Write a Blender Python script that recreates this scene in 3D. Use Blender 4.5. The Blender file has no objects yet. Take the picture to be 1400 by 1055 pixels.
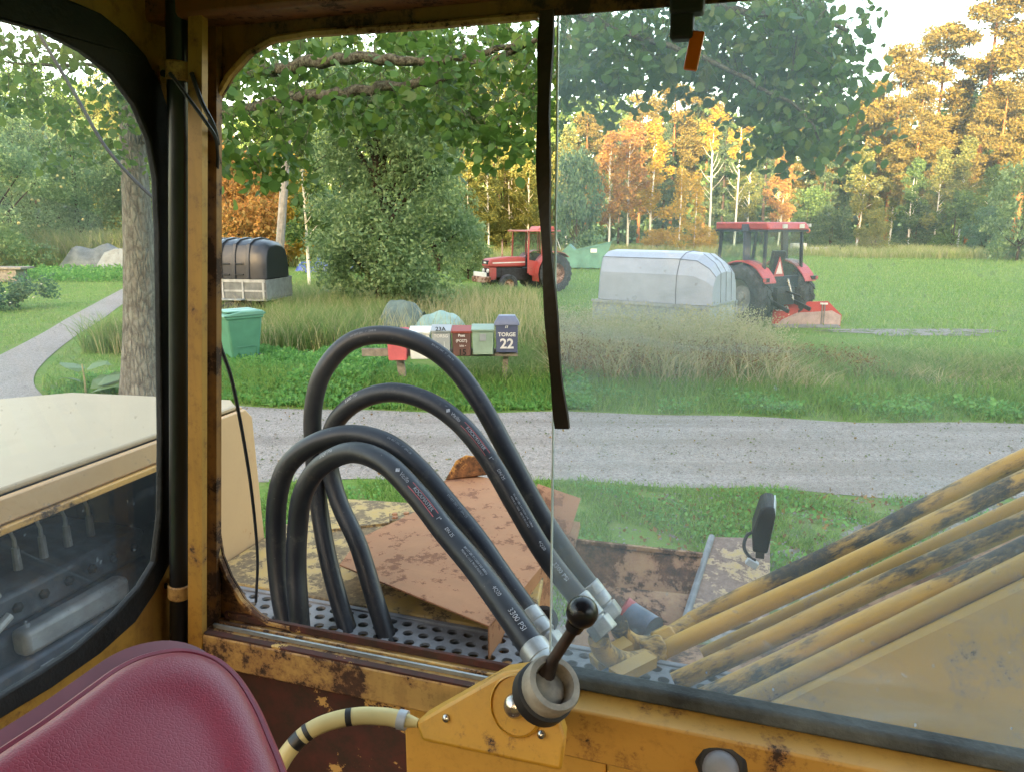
import bpy, math, random
import numpy as np
from mathutils import Vector, Matrix
from mathutils.geometry import tessellate_polygon
# ------------------------------------------------------------------ camera, sky, sun, exposure
sc = bpy.context.scene
COL = sc.collection
F, CX, CY = 1018.0, 700.0, 527.5            # focal length and centre of the 1400 x 1055 photograph, in pixels
PITCH = math.radians(12.5)
KZ = 2.70
cam = bpy.data.objects.new('camera', bpy.data.cameras.new('camera'))
COL.objects.link(cam)
cam.location = (0, 0, KZ)
cam.rotation_euler = (math.pi/2 - PITCH, 0, 0)
cam.data.sensor_width = 36.0
cam.data.lens = 36.0*F/1400.0
cam.data.clip_start = 0.05
cam.data.clip_end = 3000
sc.camera = cam
SUN_EL, SUN_AZ = math.radians(8.0), math.radians(196)      # azimuth measured clockwise from +Y: low, behind the camera
w = bpy.data.worlds.new('World'); sc.world = w; w.use_nodes = True
nt = w.node_tree
sky = nt.nodes.new('ShaderNodeTexSky'); sky.sky_type = 'NISHITA'; sky.sun_disc = False
sky.sun_elevation = SUN_EL; sky.sun_rotation = SUN_AZ
sky.air_density = 1.0; sky.dust_density = 3.0; sky.ozone_density = 0.0
bg = nt.nodes['Background']; bg.inputs['Strength'].default_value = 0.15
nt.links.new(sky.outputs[0], bg.inputs['Color'])
sun = bpy.data.objects.new('sun', bpy.data.lights.new('sun', 'SUN')); COL.objects.link(sun)
sun.data.energy = 3.2; sun.data.angle = math.radians(0.6); sun.data.color = (1.0, 0.72, 0.42)
sd = Vector((math.sin(SUN_AZ)*math.cos(SUN_EL), math.cos(SUN_AZ)*math.cos(SUN_EL), math.sin(SUN_EL)))
sun.rotation_euler = sd.to_track_quat('Z', 'Y').to_euler()
vs = sc.view_settings
vs.view_transform = 'Standard'; vs.look = 'None'; vs.gamma = 1.0; vs.use_curve_mapping = False
vs.exposure = 3.45
sc.cycles.use_denoising = True
sc.cycles.max_bounces = 8; sc.cycles.transparent_max_bounces = 12
sc.cycles.caustics_reflective = False; sc.cycles.caustics_refractive = False
sc.cycles.sample_clamp_indirect = 6.0

# ------------------------------------------------------------------ where things are
cp, sp_ = math.cos(PITCH), math.sin(PITCH)
def ray(px, py):
    x, y = (px-CX)/F, (CY-py)/F
    return Vector((x, cp + y*sp_, -sp_ + y*cp))
K = Vector((0, 0, KZ))
def atd(px, py, d): return K + ray(px, py)*d
def at(px, py, Y):
    r = ray(px, py); return K + r*(Y/r.y)
def gnd(px, py, z=0.0):
    r = ray(px, py); return K + r*((z-KZ)/r.z)
def gx(px, Y, z=0.0): return (px-CX)/F*(Y*cp + (KZ-z)*sp_)
TH = math.radians(18)
C0 = Vector((-0.445, 1.0, 0))
U = Vector((math.cos(TH), -math.sin(TH), 0)); V = Vector((math.sin(TH), math.cos(TH), 0))
def toL(p):
    q = Vector(p) - C0
    return Vector((q.dot(U), q.dot(V), q.z))
KL = toL(K)
def dirL(px, py):
    r = ray(px, py); return Vector((r.dot(U), r.dot(V), r.z))
def on_b(px, py, b=0.0):
    d = dirL(px, py); return KL + d*((b-KL.y)/d.y)
def on_a(px, py, a=0.0):
    d = dirL(px, py); return KL + d*((a-KL.x)/d.x)
def on_z(px, py, z):
    d = dirL(px, py); return KL + d*((z-KL.z)/d.z)
def ld(px, py, d): return toL(atd(px, py, d))
rnd = random.Random(7)
RNG = np.random.default_rng(11)

# ------------------------------------------------------------------ mesh helpers
def catmull(pts, n=8):
    P = [Vector(p) for p in pts]
    P = [P[0]*2-P[1]] + P + [P[-1]*2-P[-2]]
    out = []
    for i in range(1, len(P)-2):
        for k in range(n):
            t = k/n
            a, b, c, d = P[i-1], P[i], P[i+1], P[i+2]
            out.append(0.5*((2*b) + (c-a)*t + (2*a-5*b+4*c-d)*t*t + (3*b-a-3*c+d)*t**3))
    out.append(P[-2]); return out
def frames(path):
    P = [Vector(p) for p in path]; T = []
    for i in range(len(P)):
        T.append((P[min(i+1, len(P)-1)]-P[max(i-1, 0)]).normalized())
    n = T[0].orthogonal().normalized(); N = []
    for i in range(len(P)):
        n = (n - T[i]*n.dot(T[i])).normalized(); N.append(n.copy())
    return P, T, N
class MB:
    def __init__(s): s.v = []; s.f = []
    def add(s, vs, fs):
        o = len(s.v); s.v += [tuple(x) for x in vs]; s.f += [tuple(i+o for i in f) for f in fs]; return s
    def box(s, c, d, R=None):
        c = Vector(c); vs = []
        for sx in (-.5, .5):
            for sy in (-.5, .5):
                for sz in (-.5, .5):
                    p = Vector((sx*d[0], sy*d[1], sz*d[2]))
                    vs.append(c + (R @ p if R else p))
        return s.add(vs, [(0,1,3,2),(4,6,7,5),(0,4,5,1),(2,3,7,6),(0,2,6,4),(1,5,7,3)])
    def span(s, p0, p1):
        p0 = Vector(p0); p1 = Vector(p1)
        return s.box((p0+p1)/2, [abs(p1[i]-p0[i]) for i in range(3)])
    def bar(s, p0, p1, wd, th, up=(0,0,1)):
        p0 = Vector(p0); p1 = Vector(p1); x = (p1-p0); L = x.length; x.normalize()
        up = Vector(up)
        if abs(up.dot(x)) > .98: up = Vector((1,0,0))
        y = up.cross(x).normalized(); z = x.cross(y)
        return s.box((p0+p1)/2, (L, wd, th), Matrix((x, y, z)).transposed())
    def prism(s, pts, ext):
        e = Vector(ext); n = len(pts); P = [Vector(p) for p in pts]
        vs = P + [p+e for p in P]
        fs = [tuple(range(n))[::-1], tuple(range(n, 2*n))] + [(i, (i+1) % n, n+(i+1) % n, n+i) for i in range(n)]
        return s.add(vs, fs)
    def holed(s, outer, inners, fn, t0, t1):
        loops = [outer]+inners
        flat = [p for l in loops for p in l]; n = len(flat)
        tris = tessellate_polygon([[Vector((p[0], p[1], 0)) for p in l] for l in loops])
        vs = [fn(p[0], p[1], t0) for p in flat]+[fn(p[0], p[1], t1) for p in flat]
        fs = [tuple(t) for t in tris]+[tuple(n+i for i in t)[::-1] for t in tris]
        o = 0
        for l in loops:
            m = len(l)
            fs += [(o+i, o+(i+1) % m, n+o+(i+1) % m, n+o+i) for i in range(m)]
            o += m
        return s.add(vs, fs)
    def tube(s, path, r, n=10, caps=True):
        P, T, N = frames(path); vs = []; fs = []
        for i, p in enumerate(P):
            rr = r[i] if isinstance(r, (list, tuple)) else r
            b = T[i].cross(N[i])
            for k in range(n):
                a = 2*math.pi*k/n
                vs.append(p + N[i]*math.cos(a)*rr + b*math.sin(a)*rr)
        for i in range(len(P)-1):
            for k in range(n):
                fs.append((i*n+k, i*n+(k+1) % n, (i+1)*n+(k+1) % n, (i+1)*n+k))
        if caps:
            fs.append(tuple(range(n))[::-1]); fs.append(tuple((len(P)-1)*n+k for k in range(n)))
        return s.add(vs, fs)
    def cyl(s, p0, p1, r0, r1=None, n=14):
        return s.tube([p0, p1], [r0, r0 if r1 is None else r1], n)
    def lathe(s, prof, o, ax, n=20):
        o = Vector(o); ax = Vector(ax).normalized(); x = ax.orthogonal().normalized(); y = ax.cross(x)
        vs = []; fs = []
        for r, h in prof:
            for k in range(n):
                a = 2*math.pi*k/n
                vs.append(o + ax*h + (x*math.cos(a)+y*math.sin(a))*max(r, 1e-5))
        for i in range(len(prof)-1):
            for k in range(n):
                fs.append((i*n+k, i*n+(k+1) % n, (i+1)*n+(k+1) % n, (i+1)*n+k))
        return s.add(vs, fs)
    def ball(s, c, r, n=16, sc_=(1,1,1)):
        c = Vector(c); vs = []; fs = []; m = n//2+1
        for i in range(m):
            t = math.pi*i/(m-1)
            for k in range(n):
                a = 2*math.pi*k/n
                vs.append(c+Vector((r*sc_[0]*math.sin(t)*math.cos(a), r*sc_[1]*math.sin(t)*math.sin(a), r*sc_[2]*math.cos(t))))
        for i in range(m-1):
            for k in range(n):
                fs.append((i*n+k, (i+1)*n+k, (i+1)*n+(k+1) % n, i*n+(k+1) % n))
        return s.add(vs, fs)
    def mesh(s, name, angle=35):
        me = bpy.data.meshes.new(name); me.from_pydata(s.v, [], s.f); me.validate()
        me.shade_smooth()
        me.set_sharp_from_angle(angle=math.radians(angle)); return me
    def build(s, name, mat, parent=None, bevel=0, angle=35, label=None):
        me = s.mesh(name, angle); me.materials.append(M[mat] if isinstance(mat, str) else mat)
        o = link(name, me, parent)
        import bmesh
        bm = bmesh.new(); bm.from_mesh(me); bmesh.ops.recalc_face_normals(bm, faces=bm.faces); bm.to_mesh(me); bm.free()
        if bevel:
            m = o.modifiers.new('edge', 'BEVEL'); m.width = bevel; m.segments = 2; m.limit_method = 'ANGLE'; m.angle_limit = math.radians(40)
        if label: o['label'] = label
        return o
def link(name, data, parent=None):
    o = bpy.data.objects.new(name, data); COL.objects.link(o)
    if parent: o.parent = parent
    return o
def tag(o, label, cat=None, group=None, kind=None):
    o['label'] = label
    if cat: o['category'] = cat
    if group: o['group'] = group
    if kind: o['kind'] = kind
    return o
def thing(name, label, cat, loc=(0,0,0), rz=0, group=None):
    o = bpy.data.objects.new(name, None); COL.objects.link(o); o.empty_display_size = .2
    o.location = loc; o.rotation_euler = (0, 0, rz)
    return tag(o, label, cat, group)
def arr_mesh(name, V_, F_, mat, parent=None, smooth=False):
    """V_ (N,3) floats, F_ (M,k) ints"""
    me = bpy.data.meshes.new(name); n, (m, k) = len(V_), F_.shape
    me.vertices.add(n); me.vertices.foreach_set('co', np.asarray(V_, np.float32).ravel())
    me.loops.add(m*k); me.loops.foreach_set('vertex_index', np.asarray(F_, np.int32).ravel())
    me.polygons.add(m); me.polygons.foreach_set('loop_start', np.arange(0, m*k, k, dtype=np.int32))
    me.update(calc_edges=True)
    me.materials.append(M[mat] if isinstance(mat, str) else mat)
    return link(name, me, parent)
def text_mb(s, size, fn, align='CENTER', bold=0.0):
    cu = bpy.data.curves.new('lettering', 'FONT'); cu.body = s; cu.size = size; cu.align_x = align; cu.align_y = 'CENTER'
    cu.offset = bold; cu.resolution_u = 3
    o = bpy.data.objects.new('lettering', cu); COL.objects.link(o)
    bpy.context.view_layer.update()
    me = bpy.data.meshes.new_from_object(o.evaluated_get(bpy.context.evaluated_depsgraph_get()))
    mb = MB(); mb.add([fn(v.co.x, v.co.y) for v in me.vertices], [tuple(p.vertices) for p in me.polygons])
    bpy.data.objects.remove(o); bpy.data.curves.remove(cu); bpy.data.meshes.remove(me)
    return mb
def rrect(x0, x1, y0, y1, r, n=8):
    out = []
    rs = r if isinstance(r, (list, tuple)) else [r]*4      # order: (x1,y1),(x0,y1),(x0,y0),(x1,y0)
    for (cx, cy, a0), q in zip(((x1, y1, 0), (x0, y1, 90), (x0, y0, 180), (x1, y0, 270)), rs):
        ox = cx - q if cx == x1 else cx + q; oy = cy - q if cy == y1 else cy + q
        for k in range(n+1):
            a = math.radians(a0+90*k/n); out.append((ox+q*math.cos(a), oy+q*math.sin(a)))
    return out

# ------------------------------------------------------------------ materials
M = {}
class G:
    def __init__(s, name):
        s.m = bpy.data.materials.new(name); s.m.use_nodes = True; s.t = s.m.node_tree; s.t.nodes.clear()
        s.out = s.t.nodes.new('ShaderNodeOutputMaterial'); M[name] = s.m
        s.co = None
    def n(s, t, **kw):
        nd = s.t.nodes.new('ShaderNode'+t)
        for k, v in kw.items():
            if k.startswith('_'): setattr(nd, k[1:], v)
            else:
                key = k.replace('__', ' ')
                s.set(nd.inputs[key], v)
        return nd
    def set(s, inp, v):
        if hasattr(v, 'is_output') or isinstance(v, bpy.types.NodeSocket): s.t.links.new(v, inp)
        elif isinstance(v, (tuple, list)) and len(v) == 3 and inp.type == 'RGBA': inp.default_value = (*v, 1)
        else: inp.default_value = v
    def coord(s):
        if s.co is None: s.co = s.n('TexCoord').outputs['Object']
        return s.co
    def noise(s, scale, detail=4, rough=.6, vec=None, dist=0.0):
        nd = s.n('TexNoise', Scale=scale, Detail=detail, Roughness=rough, Distortion=dist)
        s.t.links.new(vec or s.coord(), nd.inputs['Vector']); return nd.outputs['Fac']
    def stretch(s, sc3):
        mp = s.n('Mapping'); s.t.links.new(s.coord(), mp.inputs['Vector']); mp.inputs['Scale'].default_value = sc3
        return mp.outputs[0]
    def ramp(s, fac, stops):
        r = s.n('ValToRGB'); s.t.links.new(fac, r.inputs[0]); e = r.color_ramp.elements
        while len(e) < len(stops): e.new(.5)
        for el, (p, c) in zip(e, stops):
            el.position = p; el.color = (*c, 1) if isinstance(c, (tuple, list)) else (c, c, c, 1)
        return r.outputs[0]
    def mix(s, f, a, b, blend='MIX'):
        nd = s.n('MixRGB', _blend_type=blend); s.set(nd.inputs[0], f); s.set(nd.inputs[1], a); s.set(nd.inputs[2], b)
        return nd.outputs[0]
    def math(s, op, a, b=0.0):
        nd = s.n('Math', _operation=op); s.set(nd.inputs[0], a); s.set(nd.inputs[1], b); return nd.outputs[0]
    def bump(s, h, st=.3, dist=.01):
        nd = s.n('Bump', Strength=st, Distance=dist); s.t.links.new(h, nd.inputs['Height']); return nd.outputs[0]
    def princ(s, col, rough=.5, metal=0.0, normal=None, spec=.5, coat=0.0):
        p = s.n('BsdfPrincipled')
        s.set(p.inputs['Base Color'], col); s.set(p.inputs['Roughness'], rough); s.set(p.inputs['Metallic'], metal)
        s.set(p.inputs['Specular IOR Level'], spec); p.inputs['Coat Weight'].default_value = coat
        if normal: s.t.links.new(normal, p.inputs['Normal'])
        s.t.links.new(p.outputs[0], s.out.inputs[0]); return p
def plain(name, col, rough=.5, metal=0.0, var=.25, scale=6, spec=.5, bump=.0, coat=0.0):
    g = G(name); n = g.noise(scale, 5)
    c = g.mix(g.ramp(n, [(.3, 0.0), (.7, 1.0)]), tuple(x*(1-var) for x in col), tuple(min(1, x*(1+var*.6)) for x in col))
    r = g.math('ADD', g.math('MULTIPLY', n, .25), rough-.12)
    g.princ(c, r, metal, g.bump(g.noise(scale*8, 3), bump) if bump else None, spec, coat); return g.m
def worn(name, paint, rust, amount, scale=9, rough=.45, dirt=.35, fleck=None, streak=False, dark=(.035, .02, .012)):
    """chipped paint over rust: amount 0..1 = share of rust"""
    g = G(name)
    n1 = g.noise(scale, 11, .78); n2 = g.noise(scale*.3, 5, .65, dist=.3); n3 = g.noise(scale*4, 7, .75)
    mixn = g.math('ADD', g.math('MULTIPLY', n1, .62), g.math('MULTIPLY', n2, .38))
    th = .68 - amount*.36
    mask = g.ramp(mixn, [(th-.012, 0.0), (th+.012, 1.0)])
    edge = g.ramp(mixn, [(th-.06, 0.0), (th-.004, 1.0), (th+.05, .0)])
    pc = g.mix(g.math('MULTIPLY', g.ramp(n2, [(.35, 0.0), (.7, 1.0)]), dirt), paint, tuple(x*.55 for x in paint))
    pc = g.mix(g.math('MULTIPLY', g.ramp(n3, [(.5, 0.0), (.75, 1.0)]), dirt*.7), pc, tuple(x*.6 for x in (rust[0]*1.6, rust[1]*1.6, rust[2]*1.4)))
    if streak:
        st = g.noise(14, 5, .7, g.stretch((1, 1, .06)))
        pc = g.mix(g.math('MULTIPLY', g.ramp(st, [(.48, 0.0), (.7, 1.0)]), .55), pc, tuple(x*1.3 for x in rust))
    rc = g.mix(g.ramp(n3, [(.35, 0.0), (.65, 1.0)]), rust, dark)
    if fleck:
        fl = g.ramp(g.noise(scale*1.6, 7, .7), [(.61, 0.0), (.63, 1.0)])
        rc = g.mix(fl, rc, fleck)
    pc = g.mix(g.math('MULTIPLY', edge, .6), pc, tuple(x*1.5 for x in rust))
    c = g.mix(mask, pc, rc)
    r = g.math('ADD', g.math('MULTIPLY', mask, .35), rough)
    h = g.math('SUBTRACT', g.math('MULTIPLY', n3, .25), mask)
    g.princ(c, r, 0, g.bump(h, .35, .002)); return g.m
def leafm(name, cols, trans=.35, rough=.55, gloss=.25, big=.0):
    g = G(name)
    rn = g.n('NewGeometry').outputs['Random Per Island']
    k = len(cols); c = g.ramp(rn, [(i/(k-1), c) for i, c in enumerate(cols)])
    p = g.princ(c, rough, 0, None, gloss)
    t = g.n('BsdfTranslucent'); g.set(t.inputs[0], g.mix(.5, c, tuple(min(1, x*1.5) for x in cols[-1])))
    mx = g.n('MixShader'); mx.inputs[0].default_value = trans
    g.t.links.new(p.outputs[0], mx.inputs[1]); g.t.links.new(t.outputs[0], mx.inputs[2]); g.t.links.new(mx.outputs[0], g.out.inputs[0])
    return g.m
def glassm(name, dust, dustcol, tint=(1, 1, 1), gloss=1.0, smear=True, drops=False, low=None, high=None):
    g = G(name)
    tr = g.n('BsdfTransparent'); g.set(tr.inputs[0], tint)
    gl = g.n('BsdfGlossy', Roughness=.02); g.set(gl.inputs[0], (1, 1, 1))
    fr = g.math('MULTIPLY', g.math('MULTIPLY', g.n('Fresnel', IOR=1.45).outputs[0], gloss), g.math('SUBTRACT', 1.0, g.n('NewGeometry').outputs['Backfacing']))
    m1 = g.n('MixShader'); g.t.links.new(fr, m1.inputs[0]); g.t.links.new(tr.outputs[0], m1.inputs[1]); g.t.links.new(gl.outputs[0], m1.inputs[2])
    df = g.n('BsdfDiffuse'); g.set(df.inputs[0], dustcol); tl = g.n('BsdfTranslucent'); g.set(tl.inputs[0], dustcol)
    m2 = g.n('MixShader'); m2.inputs[0].default_value = .6
    g.t.links.new(df.outputs[0], m2.inputs[1]); g.t.links.new(tl.outputs[0], m2.inputs[2])
    base = g.math('MULTIPLY', g.ramp(g.noise(5, 5, .6), [(.3, .35), (.75, 1.0)]), dust)
    if smear:
        mp = g.n('Mapping'); g.t.links.new(g.coord(), mp.inputs[0]); mp.inputs['Rotation'].default_value = (.0, .6, 0); mp.inputs['Scale'].default_value = (3, 3, 14)
        s_ = g.ramp(g.noise(1.6, 4, .55, mp.outputs[0], 1.2), [(.58, 0.0), (.72, 1.0)])
        base = g.math('ADD', base, g.math('MULTIPLY', s_, dust*.9))
        sc1 = g.ramp(g.noise(2.2, 2, .5), [(.55, 0.0), (.62, 1.0)])
        base = g.math('ADD', base, g.math('MULTIPLY', sc1, dust*.5))
    sp = g.ramp(g.noise(90, 2, .5), [(.70, 0.0), (.74, 1.0)])
    base = g.math('ADD', base, g.math('MULTIPLY', sp, .16))
    if low is not None:                                   # dirt settled along the lower edge, dried drops
        z = g.n('SeparateXYZ'); g.t.links.new(g.coord(), z.inputs[0])
        mr = g.n('MapRange'); g.t.links.new(z.outputs[2], mr.inputs[0])
        mr.inputs[1].default_value = low+.22; mr.inputs[2].default_value = low; mr.inputs[3].default_value = 0; mr.inputs[4].default_value = 1
        lz = g.math('MULTIPLY', mr.outputs[0], g.ramp(g.noise(7, 5), [(.25, .3), (.7, 1.0)]))
        base = g.math('ADD', base, g.math('MULTIPLY', lz, .11))
        vo = g.n('TexVoronoi', Scale=75); g.t.links.new(g.stretch((1, 1, .55)), vo.inputs[0])
        dsz = g.math('ADD', vo.outputs['Distance'], g.math('MULTIPLY', vo.outputs['Color'], .38))
        ring = g.ramp(g.math('ADD', dsz, g.math('MULTIPLY', g.noise(160, 2), .14)), [(.22, 1.0), (.30, 0.0)])
        base = g.math('ADD', base, g.math('MULTIPLY', g.math('MULTIPLY', ring, mr.outputs[0]), .35))
    if high is not None:                                  # wiped-over film that stays thick towards the top
        z = g.n('SeparateXYZ'); g.t.links.new(g.coord(), z.inputs[0])
        mr = g.n('MapRange'); g.t.links.new(z.outputs[2], mr.inputs[0])
        mr.inputs[1].default_value = high-.42; mr.inputs[2].default_value = high; mr.inputs[3].default_value = 0; mr.inputs[4].default_value = 1
        fz_ = g.math('MULTIPLY', g.math('POWER', mr.outputs[0], 1.3), g.ramp(g.noise(4.5, 6, .65, None, .8), [(.3, .25), (.7, 1.0)]))
        base = g.math('ADD', base, g.math('MULTIPLY', fz_, .15))
    base = g.math('MINIMUM', base, .85)
    m3 = g.n('MixShader'); g.t.links.new(base, m3.inputs[0]); g.t.links.new(m1.outputs[0], m3.inputs[1]); g.t.links.new(m2.outputs[0], m3.inputs[2])
    g.t.links.new(m3.outputs[0], g.out.inputs[0]); return g.m

YEL = (.60, .33, .05); RUST = (.10, .032, .014)
worn('cab_yellow', (.52, .28, .055), (.09, .03, .013), .24, 17, .5, .5)
worn('cab_clean', (.54, .30, .06), (.09, .03, .013), .13, 22, .42, .4)
worn('cab_worn', (.56, .34, .11), (.13, .05, .022), .43, 15, .5, .7, streak=True)
worn('cab_brown', (.60, .34, .07), (.085, .022, .016), .97, 7, .5, .3, fleck=(.55, .33, .10))
worn('header_dim_paint', (.24, .085, .02), (.09, .028, .012), .40, 12, .55, .7)  # rusty cab yellow, its paint darkened to imitate the dimness under the roof
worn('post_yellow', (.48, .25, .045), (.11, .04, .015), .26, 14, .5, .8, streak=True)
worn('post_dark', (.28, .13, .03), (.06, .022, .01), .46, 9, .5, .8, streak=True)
worn('deck_yellow', (.50, .34, .11), (.29, .21, .11), .50, 20, .65, .6, dark=(.12, .09, .06))
worn('plate_rust', (.40, .185, .085), (.28, .12, .055), .40, 24, .75, .5, dark=(.19, .085, .05))
worn('plate_orange', (.58, .30, .04), (.30, .12, .04), .40, 10, .7, .4)
worn('trough_rust', (.42, .23, .11), (.20, .085, .045), .50, 10, .7, .5, streak=True)
worn('worn_panel', (.62, .42, .16), (.34, .23, .18), .56, 14, .6, .3, dark=(.20, .13, .10))
g = G('tube_yellow')                     # local X runs along the pipe: long greasy streaks
oi_ = g.n('VectorMath', _operation='MULTIPLY'); g.t.links.new(g.n('ObjectInfo').outputs['Location'], oi_.inputs[0]); oi_.inputs[1].default_value = (37, 53, 71)
ad_ = g.n('VectorMath', _operation='ADD'); g.t.links.new(g.coord(), ad_.inputs[0]); g.t.links.new(oi_.outputs[0], ad_.inputs[1]); g.co = ad_.outputs[0]
cx_ = g.stretch((.16, 1, 1)); n1 = g.noise(26, 9, .72, cx_); n2 = g.noise(3.5, 4, .6); n3 = g.noise(60, 6, .75); n4 = g.noise(11, 8, .75, g.stretch((.3, 1, 1)))
m_ = g.math('ADD', g.math('MULTIPLY', n4, .62), g.math('MULTIPLY', n2, .38))
gr_ = g.ramp(m_, [(.50, 0.0), (.55, 1.0)]); ha_ = g.ramp(m_, [(.42, 0.0), (.55, 1.0)])
c = g.mix(g.math('MULTIPLY', g.ramp(n1, [(.45, 0.0), (.75, 1.0)]), .45), (.60, .31, .02), (.38, .18, .015))
c = g.mix(g.math('MULTIPLY', ha_, .55), c, (.20, .105, .03))
c = g.mix(g.math('MULTIPLY', gr_, g.ramp(n3, [(.25, .65), (.55, 1.0)])), c, (.022, .017, .012))
c = g.mix(g.ramp(n3, [(.70, 0.0), (.73, 1.0)]), c, (.09, .035, .015))
g.princ(c, g.math('ADD', g.math('MULTIPLY', gr_, .3), .42), 0, g.bump(g.math('ADD', n3, gr_), .3, .0015))
worn('boom_yellow', (.44, .235, .02), (.16, .11, .06), .30, 6, .55, .4)
worn('hood_side', (.56, .36, .19), (.30, .14, .05), .10, 22, .5, .12)
worn('hood_top', (.40, .31, .20), (.35, .25, .15), .08, 25, .45, .15)
worn('hood_lip', (.62, .35, .10), (.10, .05, .03), .34, 14, .5, .4)
plain('perf_steel', (.24, .24, .25), .6, .0, .4, 18, bump=.2)
g = G('hose_rubber')
n1 = g.noise(24, 8, .75); n2 = g.noise(5, 5, .7); n3 = g.noise(120, 3, .6)
c = g.mix(g.math('MULTIPLY', g.ramp(n2, [(.42, 0.0), (.72, 1.0)]), .55), (.012, .014, .021), (.045, .045, .046))
c = g.mix(g.math('MULTIPLY', g.ramp(n1, [(.56, 0.0), (.70, 1.0)]), .5), c, (.10, .09, .075))
c = g.mix(g.ramp(n3, [(.70, 0.0), (.74, .6)]), c, (.16, .15, .14))
g.princ(c, g.math('ADD', g.math('MULTIPLY', n1, .35), .25), 0, g.bump(g.noise(70, 4, .7), .25, .001), .4)
plain('print_white', (.40, .40, .42), .6, 0, .7, 160); plain('print_red', (.45, .09, .09), .6); plain('print_black', (.012, .012, .014), .6)
plain('ferrule_zinc', (.34, .345, .335), .38, .5, .35, 30)
plain('rubber_black', (.016, .016, .018), .6, 0, .4, 10)
plain('seal_dusty', (.075, .085, .085), .75, 0, .6, 14, .3, .3)
plain('seal_side', (.018, .018, .021), .6, 0, .6, 12, .3, .2)
plain('seal_brown', (.045, .028, .02), .7, 0, .4, 25, .3)
plain('pipe_black', (.010, .010, .011), .35, 0, .3, 14)
plain('knob_black', (.012, .012, .016), .28, 0, .2, 10)
plain('lamp_black', (.010, .010, .012), .6, 0, .3, 10, .25)
worn('console_yellow', (.56, .29, .03), (.07, .025, .012), .20, 30, .42, .3)
plain('lever_brown', (.055, .035, .028), .5, .3, .4, 30)
plain('boot_grey', (.30, .265, .215), .55, 0, .5, 40)
plain('chrome', (.55, .52, .48), .25, .9, .25, 30)
plain('dome_grey', (.20, .20, .21), .55, 0, .2, 40)
plain('orange_plastic', (.80, .16, .01), .3, 0, .1)
plain('conduit', (.62, .50, .22), .45, 0, .15, 12)
plain('conduit_tape', (.02, .02, .02), .4)
plain('engine_blue', (.12, .14, .18), .5, .2, .6, 14)
plain('engine_dark', (.03, .03, .034), .6, .2, .6, 10)
plain('engine_light', (.45, .47, .50), .45, .1, .4, 14)
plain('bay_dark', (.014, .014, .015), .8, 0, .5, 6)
g = G('seat_vinyl'); v = g.n('TexVoronoi', Scale=330, _feature='DISTANCE_TO_EDGE'); g.t.links.new(g.coord(), v.inputs[0])
h = g.ramp(v.outputs[0], [(0.0, 0.0), (.18, 1.0)])
g.princ(g.mix(g.noise(7, 4), (.20, .018, .036), (.27, .03, .055)), g.math('ADD', g.math('MULTIPLY', g.noise(5, 3), .2), .30), 0, g.bump(h, .22, .0006), .5)
plain('seat_side', (.15, .035, .05), .5, 0, .3, 9); plain('seat_piping', (.22, .022, .045), .4, 0, .2)
plain('glass_edge', (.62, .68, .66), .2, 0, .1)
glassm('glass_dirty', .085, (.52, .60, .66), (.96, .975, .98), 1.0, True, True, 2.16, 2.92)
glassm('glass_side', .035, (.40, .48, .58), (.96, .97, .97), 1.0, True, False, None)
glassm('glass_cab', .05, (.5, .5, .5), (.85, .9, .9), 1.0, False)
# outdoor stuff
g = G('ground_grass')
n1 = g.noise(.12, 5, .6); n2 = g.noise(1.6, 6, .7); n3 = g.noise(11, 5, .75)
c = g.mix(g.ramp(n1, [(.35, 0.0), (.65, 1.0)]), (.12, .23, .05), (.18, .26, .075))
c = g.mix(g.ramp(n2, [(.45, 0.0), (.7, 1.0)]), c, (.23, .25, .10))
c = g.mix(g.math('MULTIPLY', g.ramp(n3, [(.4, 0.0), (.65, 1.0)]), .6), c, (.10, .18, .035))
g.princ(c, .9, 0, g.bump(n3, .8, .05), .1)
for gname in ('gravel', 'gravel_drive'):
    g = G(gname)
    n1 = g.noise(.5, 4); n3 = g.noise(26, 6, .8); v = g.n('TexVoronoi', Scale=34, Randomness=1.0); g.t.links.new(g.coord(), v.inputs[0])
    c = g.mix(g.ramp(n3, [(.3, 0.0), (.7, 1.0)]), (.16, .14, .13), (.38, .34, .32)); c = g.mix(g.math('MULTIPLY', v.outputs['Color'], .45), c, (.55, .52, .51))
    trk_ = g.noise(1.1, 4, .6, g.stretch((.12, 1.6, 1)))
    c = g.mix(g.math('MULTIPLY', g.ramp(trk_, [(.48, 0.0), (.62, 1.0)]), .5 if gname == 'gravel' else 0.0), c, (.20, .175, .16))
    c = g.mix(g.math('MULTIPLY', g.ramp(n1, [(.4, 0.0), (.75, 1.0)]), .35), c, (.24, .205, .17))
    c = g.mix(g.ramp(g.noise(75, 2, .5), [(.62, 0.0), (.66, 1.0)]), c, (.07, .06, .055))
    g.princ(c, .85, 0, g.bump(g.math('ADD', v.outputs['Distance'], n3), 1.0, .02), .3)
g = G('gravel_edge')
n3 = g.noise(20, 6, .8); c = g.mix(g.ramp(n3, [(.4, 0.0), (.65, 1.0)]), (.17, .15, .13), (.34, .32, .32)); c = g.mix(g.ramp(g.noise(3, 5, .7), [(.48, 0.0), (.6, 1.0)]), c, (.10, .13, .04))
g.princ(c, .9, 0, g.bump(n3, .8, .02), .2)
g = G('bark')
st = g.stretch((1, 1, .35)); n1 = g.noise(9, 7, .7, st); v = g.n('TexVoronoi', Scale=16, _feature='DISTANCE_TO_EDGE'); g.t.links.new(g.stretch((1, 1, .3)), v.inputs[0])
cr = g.ramp(v.outputs[0], [(0.0, 0.0), (.22, 1.0)])
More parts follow.
